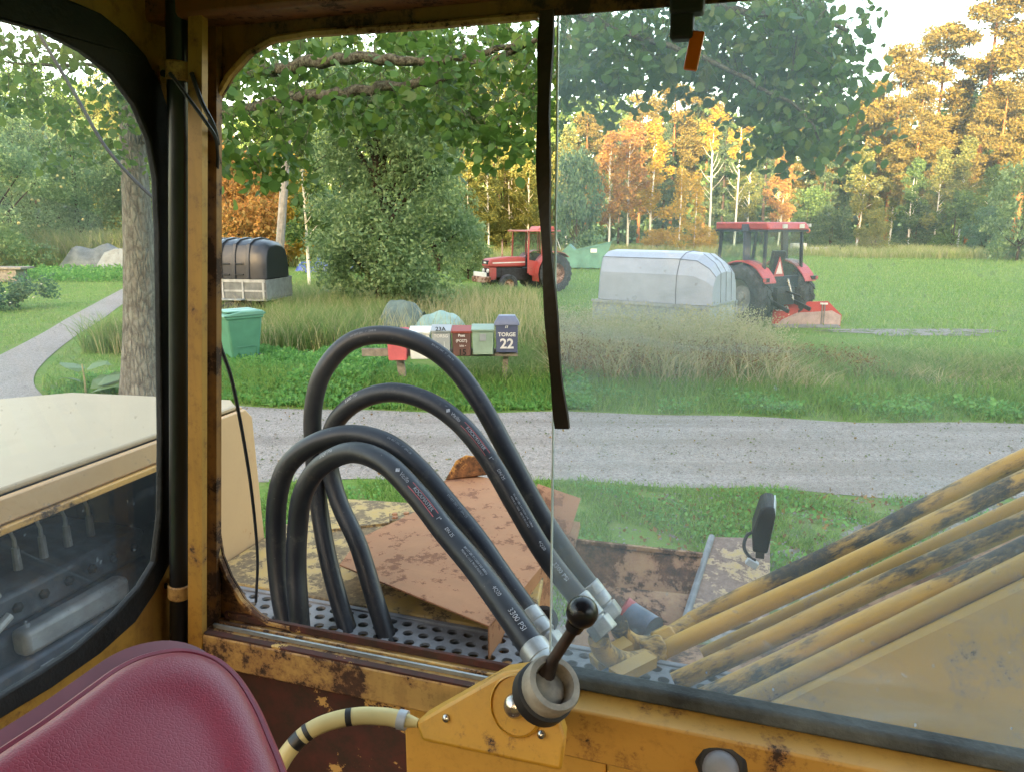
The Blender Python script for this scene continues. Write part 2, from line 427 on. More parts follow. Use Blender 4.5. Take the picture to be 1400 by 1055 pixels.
c = g.mix(g.ramp(n1, [(.35, 0.0), (.65, 1.0)]), (.10, .09, .075), (.27, .26, .225)); c = g.mix(g.math('ADD', g.math('MULTIPLY', cr, .5), .5), (.08, .07, .06), c); c = g.mix(g.math('MULTIPLY', g.ramp(g.noise(11, 8, .8), [(.48, 0.0), (.62, 1.0)]), .6), c, (.26, .27, .225))
g.princ(c, .9, 0, g.bump(g.math('ADD', cr, g.math('MULTIPLY', n1, .6)), .8, .02), .1)
g = G('bark_branch')
n1 = g.noise(30, 7, .75); c = g.mix(g.ramp(n1, [(.4, 0.0), (.62, 1.0)]), (.035, .028, .022), (.15, .15, .11)); g.princ(c, .9, 0, g.bump(n1, .9, .02), .1)
g = G('bark_birch')
n1 = g.noise(3, 6, .7, g.stretch((1, 1, 4))); c = g.mix(g.ramp(n1, [(.60, 0.0), (.68, 1.0)]), (.62, .60, .56), (.07, .06, .05)); g.princ(c, .8, 0, None, .2)
plain('bark_dark', (.06, .045, .035), .9, 0, .5, 5, .1); plain('bark_pine', (.30, .13, .05), .9, 0, .5, 3, .1)
plain('pole_grey', (.26, .255, .25), .8, 0, .3, 6, .2)
plain('timber', (.28, .25, .22), .85, 0, .4, 9, .2, .4)
plain('soil', (.10, .07, .05), .95, 0, .4, 3, .1)
# painted things
plain('box_red', (.55, .12, .14), .45, 0, .15); plain('box_white', (.66, .68, .70), .4, 0, .1); plain('box_grey', (.33, .36, .40), .45, 0, .15)
plain('box_brown', (.13, .065, .06), .5, 0, .2); plain('box_lidred', (.30, .07, .06), .5, 0, .2); plain('box_green', (.26, .36, .30), .5, 0, .15)
plain('box_blue', (.085, .10, .19), .4, 0, .15); plain('box_bluelid', (.15, .18, .30), .4, 0, .15)
plain('bin_green', (.085, .25, .17), .45, 0, .15, 4); plain('bin_lid', (.14, .32, .25), .4, 0, .15, 4)
plain('letter_white', (.70, .70, .72), .55, 0, .2, 20); plain('sticker', (.72, .72, .74), .5); plain('sticker_mark', (.10, .13, .18), .5)
plain('lid_black', (.022, .026, .036), .38, 0, .3, 4); plain('galvanised', (.38, .40, .42), .5, .4, .3, 7)
plain('galv_dark', (.15, .165, .17), .6, .1, .4, 7); plain('galv_dull', (.30, .33, .33), .6, .2, .4, 7)
plain('cover_silver', (.33, .36, .44), .45, 0, .12, 3); plain('cover_seam', (.10, .11, .15), .6)
plain('tyre', (.055, .058, .064), .75, 0, .6, 9, .3, .3)
worn('tractor_red', (.42, .075, .07), (.24, .10, .07), .26, 3, .4, .3); worn('roof_red', (.46, .14, .13), (.30, .10, .06), .12, 3, .5, .3)
plain('newer_red', (.42, .07, .075), .4, 0, .2, 3); plain('tractor_black', (.018, .02, .03), .4, 0, .3, 4); plain('tractor_navy', (.05, .055, .09), .4, 0, .3, 4)
worn('rim_rusty', (.42, .30, .24), (.26, .12, .07), .5, 4, .7, .4)
plain('rim_grey', (.20, .21, .22), .55, 0, .4, 5); plain('white_paint', (.70, .69, .66), .5, 0, .2, 5); plain('lamp_glass', (.6, .6, .58), .15, 0, .1)
plain('orange_lamp', (.65, .15, .05), .3); plain('sign_white', (.70, .62, .60), .5, 0, .1); plain('cab_lining', (.22, .20, .17), .8, 0, .3, 3)
worn('blade_red', (.40, .04, .04), (.30, .20, .18), .16, 6, .5, .2, dark=(.26, .18, .16)); plain('blade_worn', (.40, .30, .29), .6, 0, .25, 5)
plain('skip_green', (.10, .24, .20), .6, 0, .3, 2)
plain('tarp_green', (.26, .38, .35), .5, 0, .3, 3, .4, .5); plain('tarp_green2', (.13, .17, .15), .6, 0, .4, 4, .3, .5); plain('tarp_grey', (.13, .15, .16), .5, 0, .4, 3, .4, .5); plain('tarp_light', (.20, .24, .27), .5, 0, .3, 3, .4, .5)
plain('concrete', (.50, .48, .47), .9, 0, .25, 3, .2, .4); plain('blue_paint', (.05, .10, .35), .5, 0, .3, 2)
# foliage
leafm('leaf_near', [(.028, .075, .018), (.045, .115, .024), (.075, .16, .03), (.15, .215, .04)], .45, .45, .4)
leafm('leaf_shade', [(.022, .062, .026), (.034, .085, .034), (.045, .11, .036), (.06, .125, .04)], .35, .5, .35)
leafm('leaf_mid', [(.075, .13, .055), (.115, .19, .075), (.16, .25, .10), (.25, .34, .17)], .32, .5, .4)
leafm('leaf_apple', [(.08, .14, .06), (.13, .215, .085), (.18, .28, .12), (.27, .37, .19)], .3, .5, .4)
leafm('leaf_orange', [(.28, .13, .045), (.36, .18, .055), (.42, .25, .07), (.28, .21, .08)], .35)
leafm('leaf_yellow', [(.40, .22, .025), (.46, .28, .03), (.36, .26, .04), (.26, .24, .05)], .35)
leafm('leaf_olive', [(.10, .13, .05), (.14, .17, .055), (.19, .20, .06), (.25, .23, .06)], .35)
leafm('leaf_green', [(.05, .10, .035), (.075, .13, .045), (.10, .17, .05), (.14, .20, .06)], .3)
leafm('leaf_dark', [(.04, .075, .04), (.06, .10, .05), (.08, .125, .06), (.11, .15, .075)], .25)
leafm('leaf_blue', [(.055, .12, .075), (.075, .15, .09), (.10, .18, .11), (.13, .21, .12)], .3)
leafm('needle_pine', [(.10, .10, .03), (.15, .125, .032), (.20, .15, .035), (.25, .18, .04)], .25)
leafm('weed', [(.065, .18, .045), (.095, .25, .055), (.135, .31, .07), (.20, .38, .12)], .45, .5, .35)
leafm('grass', [(.08, .17, .03), (.115, .24, .045), (.16, .29, .055), (.23, .32, .10)], .4)
leafm('grass_field', [(.12, .24, .05), (.16, .28, .065), (.20, .31, .08), (.27, .34, .13)], .4)
leafm('straw', [(.28, .28, .13), (.42, .37, .22), (.52, .45, .30), (.33, .34, .15)], .4, .7, .15)
leafm('straw_green', [(.16, .24, .07), (.22, .29, .09), (.31, .33, .15), (.40, .37, .22)], .4, .7, .15)
leafm('grass_ditch', [(.10, .20, .05), (.14, .26, .07), (.21, .29, .10), (.30, .32, .15)], .4, .7, .15)
leafm('dead_leaf', [(.16, .09, .035), (.22, .14, .06), (.28, .19, .05), (.12, .07, .04)], .15)
leafm('flower', [(.62, .58, .42), (.70, .66, .52)], .2); leafm('apple', [(.50, .46, .16), (.56, .48, .22)], .1)
# ------------------------------------------------------------------ the excavator the camera sits in
EX = thing('excavator', 'old yellow excavator seen from its cab, with hoses, engine hood and boom pipes', 'excavator', C0, -TH)
LEAN = .104
def lean(z): return LEAN*(z-2.559)
def on_lw(px, py, off=0.0):                       # on the left cab wall (it leans inwards towards the roof)
    a = off
    for _ in range(8):
        p = on_a(px, py, a); a = off + lean(p.z)
    return p
Z0, ZR = 1.55, 3.03                               # cab floor level and roof
# front wall with its rounded window opening
oc = [(743,23),(582,37),(431,47),(381,55),(347,74),(320,104),(303,134),(295,168),(296,230),(297,350),(297,500),(297,647),(299,718),(305,758),(317,788),(336,819),(356,839),(373,849),(403,856)]
op = [(p.x, p.z) for p in (on_b(x, y, 0) for x, y in oc)]
OPEN = [(1.22, 2.905)] + op + [(.45, 2.137), (.75, 2.137), (1.22, 2.137)]
OPEN = [(a, max(z, 2.137)) for a, z in OPEN]
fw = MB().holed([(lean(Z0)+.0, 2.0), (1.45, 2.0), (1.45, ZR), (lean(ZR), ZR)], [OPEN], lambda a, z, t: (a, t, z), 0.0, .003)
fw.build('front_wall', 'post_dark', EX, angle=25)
# window frame lip round the opening, standing into the cab
lp = op; MB().tube([(a-.004, -.004, z) for a, z in lp], .0045, 6).build('window_lip', 'cab_worn', EX)
# corner post: two pressed strips
def strip(px0, px1, b, mat, dep=.012, y0=-40, y1=905, nm='corner_post'):
    q = []
    ys = [y0 + (y1-y0)*k/10 for k in range(11)]
    L = [on_b(px0, y, b) for y in ys]; R_ = [on_b(px1, y, b) for y in ys]
    mb = MB()
    for k in range(10):
        mb.prism([L[k], R_[k], R_[k+1], L[k+1]], (0, dep, 0))
    return mb.build(nm, mat, EX)
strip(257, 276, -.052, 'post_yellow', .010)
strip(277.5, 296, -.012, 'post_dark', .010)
# header and roof
MB().span((lean(ZR)-.03, -.055, 2.926), (1.45, -.001, ZR)).build('header_beam', 'header_dim_paint', EX, bevel=.006)
MB().span((lean(ZR)-.05, -1.45, ZR), (1.48, .06, ZR+.03)).build('roof', 'header_dim_paint', EX, bevel=.01)
for a_, b_ in ((1.43, -1.40), (lean(ZR), -1.40), (1.43, -.03)):
    MB().span((a_-.03, b_-.03, Z0), (a_+.03, b_+.03, ZR)).build('cab_post', 'cab_yellow', EX, bevel=.006)
MB().span((-.25, -1.42, Z0-.05), (1.46, .0, Z0)).build('cab_floor', 'cab_brown', EX)
MB().holed([(lean(2.0)-.02, Z0), (1.46, Z0), (1.46, ZR), (lean(ZR), ZR)], [rrect(.25, 1.25, 2.25, 2.85, .1)], lambda a, z, t: (a, t, z), -1.41, -1.385).build('rear_wall', 'cab_yellow', EX)
MB().holed([(-1.36, Z0), (-.0, Z0), (-.0, ZR), (-1.36, ZR)], [rrect(-1.2, -.12, 2.15, 2.9, .12)], lambda b, z, t: (t, b, z), 1.44, 1.46).build('door_wall', 'cab_yellow', EX)
# sill: track shelf, rails, face
MB().span((.02, -.05, 2.086), (.545, .0, 2.1345)).build('window_sill', 'cab_worn', EX, bevel=.003)
MB().span((.547, -.052, 2.07), (1.44, .0, 2.1365)).build('window_sill', 'cab_yellow', EX, bevel=.003)
MB().span((.03, -.006, 2.135), (.55, .0, 2.146)).build('track_lip', 'cab_brown', EX, bevel=.001)
for b_, m_ in ((-.020, 'cab_worn'), (-.029, 'ferrule_zinc')):
    MB().span((.03, b_-.0018, 2.135), (.56, b_+.0018, 2.1405)).build('window_rail', m_, EX)
MB().span((.03, -.0495, 2.1346), (.55, -.040, 2.1375)).build('track_lip', 'cab_brown', EX)
# panels under the sill
pb = on_b(556, 1000, -.03).x
MB().span((-.02, -.03, 1.6), (pb, -.015, 2.088)).build('lower_panel', 'cab_brown', EX)
MB().span((pb+.002, -.040, 1.6), (.60, -.015, 2.088)).build('lower_panel', 'cab_clean', EX, bevel=.003)
MB().span((.602, -.046, 1.6), (1.44, -.015, 2.069)).build('lower_panel', 'cab_clean', EX, bevel=.003)
MB().span((.61, -.049, 2.052), (1.44, -.0465, 2.0535)).build('panel_seam', 'cab_brown', EX)
# glass of the sliding pane, its polished edge, its rubber at the bottom
aE = on_b(757, 450, .010).x
pane = MB().span((aE+.002, .008, 2.14), (1.22, .0125, 2.915)).build('window_pane', 'glass_dirty', EX)
MB().span((aE, .0078, 2.14), (aE+.0018, .0127, 2.915)).build('pane_edge', 'glass_edge', pane)
MB().span((aE+.012, -.018, 2.138), (1.44, .006, 2.158)).build('glass_seal', 'seal_dusty', pane, bevel=.005)
# hanging strip of window rubber
ss = [(747,14),(744,90),(742,180),(743,270),(748,360),(754,450),(761,530),(768,586)]
sp3 = catmull([on_b(x, y, -.016) for x, y in ss], 5)
mb = MB()
for k in range(len(sp3)-1):
    p, q = sp3[k], sp3[k+1]; wv = Vector((.0078*(.86+.14*math.sin(k*.6)), .003*math.sin(k*.25), 0))
    wq = Vector((.0078*(.86+.14*math.sin((k+1)*.6)), .003*math.sin((k+1)*.25), 0))
    mb.prism([p-wv, p+wv, q+wq, q-wq], (0, .007, 0))
mb.build('rubber_strip', 'seal_brown', EX, label='torn strip of dark brown window rubber hanging by the pane edge')
# black clip with orange tab under the header
c1 = on_b(940, 5, -.06)
tabs = thing('spare', '', '') if False else None
cl = MB().box(c1+Vector((0, 0, .01)), (.030, .022, .04)).box(c1+Vector((-.004, .002, -.016)), (.021, .018, .03)).build('clip', 'rubber_black', EX, bevel=.003)
p = on_b(949, 70, -.06)
MB().box(p, (.0125, .006, .034), Matrix.Rotation(.17, 3, 'Y')).build('orange_tab', 'orange_plastic', cl, bevel=.0015)

# left wall with rounded window, seal and pane
so = [(87,0),(134,20),(168,47),(195,77),(215,117),(228,158),(233,201),(235,350),(238,450),(241,580),(243,698),(240,738),(232,762),(208,809),(181,849),(134,891),(67,938),(0,978)]
si = [(0,28),(60,46),(110,72),(150,103),(180,143),(200,190),(210,245),(213,320),(215,450),(217,600),(216,700),(208,767),(188,800),(151,841),(101,884),(50,918),(0,948)]
LO = [(p.y, p.z) for p in (on_lw(x, y) for x, y in so)]
LI = [(p.y, p.z) for p in (on_lw(x, y) for x, y in si)]
LO = [(-1.2, LO[0][1]+.004)] + LO + [(-1.2, LO[-1][1])]
LI = [(-1.17, LI[0][1]+.002)] + LI + [(-1.17, LI[-1][1])]
fL = lambda b, z, t: (lean(z)+t, b, z)
MB().holed([(-1.42, Z0), (.0, Z0), (.0, ZR), (-1.42, ZR)], [LO], fL, -.004, 0.0).build('side_wall', 'post_yellow', EX, angle=25)
MB().holed(LO, [LI], fL, -.005, .006).build('window_seal', 'seal_side', EX, bevel=.003, angle=25)
LG = [(b_*1.0+.004 if b_ > -.3 else b_, z_) for b_, z_ in LI]
MB().prism([fL(b_, z_, -.0005) for b_, z_ in LG], (-.004, 0, 0)).build('side_pane', 'glass_side', EX)
# black drain pipe in the corner, two clips
pp = [on_b(245, y, -.045) for y in (-40, 200, 450, 700, 900)]
pp[0].z = ZR-.002
pp.append(Vector((pp[-1].x-.02, pp[-1].y, 1.6)))
pipe = MB().tube(pp, .0125, 14).build('corner_pipe', 'pipe_black', EX)
for y_ in (98, 806):
    c = on_b(245, y_, -.045)
    MB().lathe([(.0135, -.011), (.0150, -.009), (.0150, .009), (.0135, .011)], c, (pp[1]-pp[3]).normalized(), 16).box(c+Vector((-.020, .010, 0)), (.030, .004, .020)).build('pipe_clip', 'cab_worn', pipe)
    MB().lathe([(.0001, .004), (.004, .003), (.004, 0)], c+Vector((-.027, .006, 0)), (0, -1, 0), 8).build('bolt', 'engine_dark', pipe)
# cables
def cable(pts, r, mat='rubber_black', nm='cable', par=EX, n=6): return MB().tube(catmull(pts, 6), r, n).build(nm, mat, par)
cable([on_b(232, 100, -.075), on_b(258, 135, -.072), on_b(280, 165, -.066), on_b(294, 187, -.055), on_b(297, 205, -.035), on_b(297, 228, -.01), on_b(292, 300, .03)], .0022)
cable([on_b(262, 100, -.055), on_b(276, 140, -.055), on_b(292, 172, -.05), on_b(299, 200, .0)], .0026)
cable([ld(296, 440, 1.10), ld(302, 475, 1.14), ld(317, 520, 1.2), ld(333, 600, 1.3), ld(345, 680, 1.4), ld(352, 760, 1.5), ld(350, 822, 1.585)], .0030)
cable([ld(40, 20, 1.30), ld(60, 58, 1.30), ld(100, 125, 1.30), ld(140, 195, 1.30), ld(180, 243, 1.30), ld(225, 285, 1.30)], .0030)

# seat backrest
A_, B_, D_ = atd(0, 1032, .52), atd(245, 892, .66), atd(385, 1060, .57)
nrm = (B_-A_).cross(D_-A_).normalized()
if nrm.dot(K-A_) < 0: nrm = -nrm
def on_seat(px, py):
    r = ray(px, py); t = (A_-K).dot(nrm)/r.dot(nrm); return K + r*t
ct = [(-150,1135),(-60,1074),(0,1032),(60,992),(120,948),(165,916),(205,899),(250,893),(290,903),(320,927),(346,967),(366,1012),(385,1060),(402,1120),(415,1200),(420,1260)]
ctw = [on_seat(x, y) for x, y in ct]; ctw = [toL(p) for p in catmull(ctw, 4)]
nl = Vector((nrm.dot(U), nrm.dot(V), nrm.z))
cen = toL(on_seat(150, 1180)); n = len(ctw)
prof = [(0, 0), (.02, .005), (.055, .010), (.11, .0135), (.19, .0145), (.26, .0128), (.33, .0098), (.42, .009), (.6, .010), (.85, .010), (1.0, .010)]
mb = MB(); vs_ = []; fs_ = []
for s_, h_ in prof:
    for p in ctw: vs_.append(p.lerp(cen, s_*.98) + nl*h_)
for i in range(len(prof)-1):
    for k in range(n-1): fs_.append((i*n+k, i*n+k+1, (i+1)*n+k+1, (i+1)*n+k))
mb.add(vs_, fs_); seat = mb.build('seat_backrest', 'seat_vinyl', EX, angle=80)
sm = seat.modifiers.new('smooth', 'SUBSURF'); sm.levels = sm.render_levels = 1
e = Vector((-.024, .015, .006))
mb = MB(); vs_ = []; fs_ = []
for s_ in (0, .3, .6, .85, 1.0):
    for p in ctw: vs_.append(p.lerp(cen, .03*math.sin(s_*1.6)) + e*s_ - nl*.002)
for i in range(4):
    for k in range(n-1): fs_.append((i*n+k, i*n+k+1, (i+1)*n+k+1, (i+1)*n+k))
fs_.append(tuple(4*n+k for k in range(n)))
mb.add(vs_, fs_).build('side_cushion', 'seat_side', seat, angle=60)
MB().tube([p+nl*.001 for p in ctw], .0042, 8).build('piping', 'seat_piping', seat)

# control console with lever
fpx = [(568,986,.80),(576,1013,.79),(768,1054,.715),(774,1010,.72),(744,910,.745),(690,917,.765)]
fp = [ld(*q) for q in fpx]
con = MB().prism(fp, (-.012, .055, -.028)).build('control_console', 'console_yellow', EX, bevel=.004)
fn = (fp[2]-fp[0]).cross(fp[4]-fp[0]).normalized()
if fn.dot(KL-fp[0]) < 0: fn = -fn
def on_con(px, py, off=0.0):
    d = dirL(px, py); t = (fp[0]+fn*off-KL).dot(fn)/d.dot(fn); return KL + d*t
c = on_con(708, 963)
MB().lathe([(.030, 0), (.030, .004), (.028, .006), (.0275, .0035), (.001, .0035)], c, fn, 36).build('pivot_disc', 'console_yellow', con)
MB().lathe([(.0125, 0.003), (.012, .008), (.0095, .0125), (.005, .015), (.0001, .0158)], c, fn, 24).build('dome_nut', 'chrome', con)
for q in ((611, 981), (741, 1003)):
    MB().lathe([(.0042, 0), (.004, .003), (.002, .0045), (.0001, .005)], on_con(*q), fn, 12).build('screw', 'chrome', con)
ax = (ld(796, 836, .70)-ld(742, 935, .745)).normalized()
bx_ = (fn*.5+ax*.6+Vector((.5, .1, .2))).normalized()
bc = ld(741, 948, .735)
MB().lathe([(.028, -.006), (.0305, -.004), (.0305, .010), (.028, .012), (.022, .012), (.022, -.006)], bc, bx_, 32).build('collar', 'rubber_black', con)
MB().lathe([(.0265, .010), (.0275, .012), (.0285, .026), (.0265, .030), (.0205, .030), (.0195, .026), (.018, .012)], bc, bx_, 32).build('boot_ring', 'boot_grey', con)
MB().lathe([(.0205, .006), (.017, .016), (.010, .020), (.0001, .021)], bc, bx_, 20).build('boot', 'boot_grey', con)
l0, l1 = bc + bx_*.006, ld(796, 836, .70)
MB().tube([l0, ld(748, 918, .733), ld(757, 900, .726), ld(790, 850, .703)], [.0095, .0085, .0058, .0055], 12).build('lever', 'lever_brown', con)
MB().ball(l1, .0152, 28).lathe([(.0095, -.013), (.0085, -.022), (.0055, -.022)], l1, ax, 20).build('knob', 'knob_black', con, angle=60)
# painted conduit into the console
cpts = catmull([ld(370, 1068, .80), ld(392, 1030, .80), ld(418, 1002, .805), ld(450, 986, .81), ld(490, 978, .812), ld(528, 979, .812), ld(548, 983, .81)], 5)
cnd = MB().tube(cpts, .0092, 14).build('conduit', 'conduit', EX)
MB().tube([ld(545, 982, .81), ld(556, 984.5, .808)], .0104, 14).build('conduit_ring', 'engine_light', cnd)
MB().tube([ld(555, 984, .808), ld(572, 988, .803)], [.0075, .0045], 12).build('conduit_tip', 'conduit', cnd)
for i0, i1 in ((7, 9), (10, 11), (18, 19)):
    MB().tube(cpts[i0:i1+1], .0096, 14, False).build('tape', 'conduit_tape', cnd)
# grey push knob on the yellow panel
kc = on_b(987, 1043, -.048); kn = Vector((-.05, -1, .35)).normalized()
kb = MB().lathe([(.030, 0), (.029, .006), (.024, .011), (.016, .012)], kc, kn, 9).build('rubber_base', 'rubber_black', EX, bevel=.003)
MB().lathe([(.0165, .009), (.0195, .016), (.0195, .024), (.0165, .031), (.010, .035), (.0001, .036)], kc, kn, 28).build('push_knob', 'dome_grey', kb, angle=60)

# ---- outside: deck, perforated step, plates
ZD = 1.90
AH0 = -.445
bP = .455                                   # where the perforated step ends and the deck plate begins
def perf(a0, a1, b0, b1, z, pitch=.0335, r=.0098):
    mb = MB(); na = int((a1-a0)/pitch); rows = int((b1-b0)/(pitch*.866)); k8 = 10
    pb_ = (b1-b0)/rows
    for j in range(rows):
        off = .5*pitch if j % 2 else 0
        y0, y1 = b0+j*pb_, b0+(j+1)*pb_; cy = (y0+y1)/2
        for i in range(na):
            x0 = a0+off+i*pitch; x1 = x0+pitch; cx = (x0+x1)/2
            ring = []; outer = []
            for k in range(12):
                t = 2*math.pi*k/12
                ring.append((cx+r*1.12*math.cos(t), cy+r*math.sin(t)))
                mx = max(abs(math.cos(t))/((x1-x0)/2), abs(math.sin(t))/((y1-y0)/2))
                outer.append((cx+math.cos(t)/mx, cy+math.sin(t)/mx))
            vs = [(x, y, z) for x, y in outer]+[(x, y, z) for x, y in ring]+[(x, y, z-.006) for x, y in ring]
            fs = [(k, (k+1) % 12, 12+(k+1) % 12, 12+k) for k in range(12)]+[(12+k, 12+(k+1) % 12, 24+(k+1) % 12, 24+k) for k in range(12)]
            # square corners
            o = len(vs)
            vs += [(x1, y1, z), (x0, y1, z), (x0, y0, z), (x1, y0, z)]
            for c_, t in ((0, 45), (1, 135), (2, 225), (3, 315)):
                k = int(t//30); fs.append((o+c_, k, k+1 if k < 11 else 0)[::-1])
            mb.add(vs, fs)
    return mb
perf(AH0+.03, 1.3, .05, bP-.012, ZD).build('perforated_step', 'perf_steel', EX, angle=60)
MB().span((AH0+.03, bP-.012, ZD-.05), (1.3, bP, ZD+.004)).span((AH0+.03, .03, ZD-.05), (1.3, .05, ZD+.003)).build('step_frame', 'perf_steel', EX, bevel=.002)
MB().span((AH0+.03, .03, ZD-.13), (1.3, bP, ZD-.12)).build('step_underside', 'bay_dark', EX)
dk = MB().prism([(AH0+.02, bP+.003, ZD-.02), (.36, bP+.003, ZD-.02), (.26, 1.0, ZD-.02), (.05, 1.06, ZD-.02), (-.42, .99, ZD-.02), (AH0+.02, .90, ZD-.02)], (0, 0, .026)).build('deck_plate', 'deck_yellow', EX, bevel=.004)
MB().bar((-.30, .78, ZD+.008), (.02, 1.0, ZD+.008), .03, .010).build('deck_seam', 'deck_yellow', dk)
hq = on_z(556, 707, ZD+.045)
hb = MB().box(hq, (.09, .05, .012), Matrix.Rotation(.5, 3, 'Z')).build('hinge', 'deck_yellow', dk, bevel=.002)
for i in range(6): MB().lathe([(.008, 0), (.007, .004), (.0001, .005)], hq+Matrix.Rotation(.5, 3, 'Z') @ Vector((-.03+.03*(i % 3), -.012+.024*(i//3), .006)), (0, 0, 1), 8).build('bolt', 'plate_rust', hb)
# bent rusty cover plate
ZP = ZD+.065
pl = [on_z(x, y, ZP) for x, y in ((464,771),(491,735),(571,697),(608,656),(640,648),(735,664),(757,735),(739,775),(706,815),(669,855))]
cov = MB().prism(pl, (0, 0, -.004)).build('cover_plate', 'plate_rust', EX, bevel=.001)
MB().prism([on_z(669,855,ZP-.005), on_z(706,815,ZP-.005), on_z(739,775,ZP-.005), on_z(770,740,ZP-.005), on_z(770,740,ZP-.30), on_z(739,775,ZP-.30), on_z(706,815,ZP-.30), on_z(669,855,ZP-.30)][0:0] or
           [Vector((p.x, p.y, z)) for p, z in ((pl[9], ZP-.005), (pl[6], ZP-.005), (pl[6], ZP-.30), (pl[9], ZP-.30))], (-.004, .002, 0)).build('side_plate', 'plate_rust', cov, bevel=.001)
fq = [on_z(608, 656, ZP), on_z(668, 652, ZP)]
MB().prism([fq[0], fq[0].lerp(fq[1], .22)+Vector((0, .01, .055)), fq[0].lerp(fq[1], .45)+Vector((0, .01, .070)), fq[0].lerp(fq[1], .75)+Vector((0, .01, .062)), fq[1]+Vector((0, .0, .01))], (0, .03, -.01)).build('raised_lug', 'plate_orange', cov, bevel=.003)
rq = [ld(734, 661, 2.12), ld(793, 681, 2.10), ld(778, 729, 2.02), ld(752, 735, 2.0)]
MB().prism(rq, (.002, .004, 0)).build('side_flap', 'plate_rust', cov, bevel=.001)
MB().bar(ld(786, 715, 2.06), ld(774, 760, 1.98), .03, .02).build('flap_post', 'trough_rust', cov)
rc = ld(745, 845, 1.52)
MB().lathe([(.020, 0), (.027, .003), (.029, .012), (.022, .014), (.019, .004), (.0001, .003)], rc, (.1, -1, .3), 20).build('ring_hook', 'engine_dark', cov)
MB().bar(rc+Vector((.0, -.014, .02)), rc+Vector((.002, -.014, -.004)), .006, .004).build('hook_tongue', 'plate_rust', cov)
# trough behind the glass and the panel with the work lamp
tq = [ld(778, 737, 2.25), ld(960, 757, 2.25), ld(936, 865, 2.15), ld(776, 850, 2.15)]
tr = MB().prism(tq, (0, .01, 0)).build('trough_wall', 'trough_rust', EX)
MB().prism([ld(776, 795, 2.14), ld(945, 812, 2.14), ld(930, 905, 1.95), ld(776, 900, 1.90)], (0, .006, -.01)).build('trough_floor', 'trough_rust', tr)
MB().bar(ld(779, 738, 2.24), ld(960, 758, 2.24), .012, .012).build('trough_rim', 'trough_rust', tr)
wp = MB().prism([ld(973, 733, 2.42), ld(1053, 735, 2.42), ld(1052, 850, 2.05), ld(935, 850, 2.0)], (0, .01, -.03)).build('sloping_panel', 'worn_panel', EX, bevel=.002)
MB().tube([ld(973, 733, 2.41), ld(935, 852, 1.99)], .010, 8).build('panel_rim', 'perf_steel', wp)
lq = ld(1046, 722, 2.2)
lamp = MB().prism([lq+Vector(q) for q in ((-.030, -.012, -.075), (.012, -.012, -.075), (.026, -.012, .045), (.020, -.012, .072), (-.004, -.012, .072), (-.018, -.012, .06), (-.036, -.012, -.02))], (0, .13, 0)).build('work_lamp', 'lamp_black', EX, bevel=.006)
MB().prism([lq+Vector(q) for q in ((.0135, -.004, -.068), (.0265, -.004, .045), (.0225, -.004, .068), (.019, -.004, .068), (.006, -.004, -.068))], (.004, .114, 0)).build('lamp_lens', 'engine_light', lamp)
MB().span(lq+Vector((-.02, .03, -.11)), lq+Vector((.005, .07, -.07))).build('lamp_foot', 'engine_dark', lamp)
cable([lq+Vector((-.028, .02, -.02)), lq+Vector((-.05, .0, -.03)), lq+Vector((-.055, -.02, -.06)), lq+Vector((-.035, -.03, -.085)), lq+Vector((-.02, -.03, -.09))], .005, 'rubber_black', 'lamp_cable', lamp)
MB().box(lq+Vector((-.03, -.03, -.10)), (.035, .02, .022), Matrix.Rotation(.5, 3, 'Y')).build('cable_plug', 'engine_light', lamp, bevel=.003)

# ---- steel boom pipes and boom
def bpipe(p, d0, d1, r=.0172, mat='tube_yellow'):
    a_, b_ = ld(p[0], p[1], d0), ld(p[2], p[3], d1); c_ = b_+(b_-a_)*.35; L = (c_-a_).length
    o = MB().tube([(L*k/9, .0016*math.sin(k*1.3+p[1]), .0014*math.sin(k*.9+p[0])) for k in range(10)], r, 18).build('boom_pipe', mat, EX)
    o.location = a_; o.rotation_mode = 'QUATERNION'; o.rotation_quaternion = (c_-a_).to_track_quat('X', 'Z')
    return o
bpipe((945,848,1400,627), 1.52, 1.42)
bpipe((900,893,1400,656), 1.42, 1.34)
bpipe((960,893,1400,686), 1.56, 1.50, .013, 'boom_yellow')
bpipe((922,932,1400,711), 1.30, 1.26)
bpipe((955,958,1400,748), 1.20, 1.18)
def elbow(pts, r=.0175, mat='tube_yellow'):
    return MB().tube(catmull(pts, 6), r, 16).build('pipe_elbow', mat, EX)
elbow([ld(845, 850, 1.40), ld(852, 868, 1.42), ld(872, 880, 1.44), ld(898, 877, 1.47), ld(925, 862, 1.50), ld(948, 847, 1.52)])
elbow([ld(818, 872, 1.26), ld(826, 890, 1.28), ld(848, 903, 1.31), ld(872, 903, 1.36), ld(902, 892, 1.42)], .0185)
for q, r in (((908, 873, 1.44), .024), ((893, 884, 1.40), .021)):
    c = ld(*q); MB().lathe([(r*.8, -.02), (r, -.016), (r, .016), (r*.8, .02)], c, ld(1000, 820, 1.5)-ld(900, 870, 1.45), 6).build('pipe_nut', 'tube_yellow', EX, bevel=.002)
bq = [ld(1000, 985, 1.12), ld(1400, 790, 1.12), ld(1520, 735, 1.12), ld(1520, 1150, 1.0), ld(1000, 1100, 1.0)]
MB().prism([ld(935, 915, 1.72), ld(1400, 690, 1.66), ld(1560, 615, 1.66), ld(1560, 760, 1.5), ld(1400, 800, 1.5), ld(960, 985, 1.5)], (.0, .02, -.02)).build('pipe_shade_plate', 'trough_rust', EX)  # plate added to darken the gaps between the pipes, standing in for shade
bm_ = MB().prism(bq, (.0, .05, -.03)).build('boom', 'boom_yellow', EX, bevel=.012)
bt0, bt1 = ld(985, 975, 1.15), ld(1520, 712, 1.15)
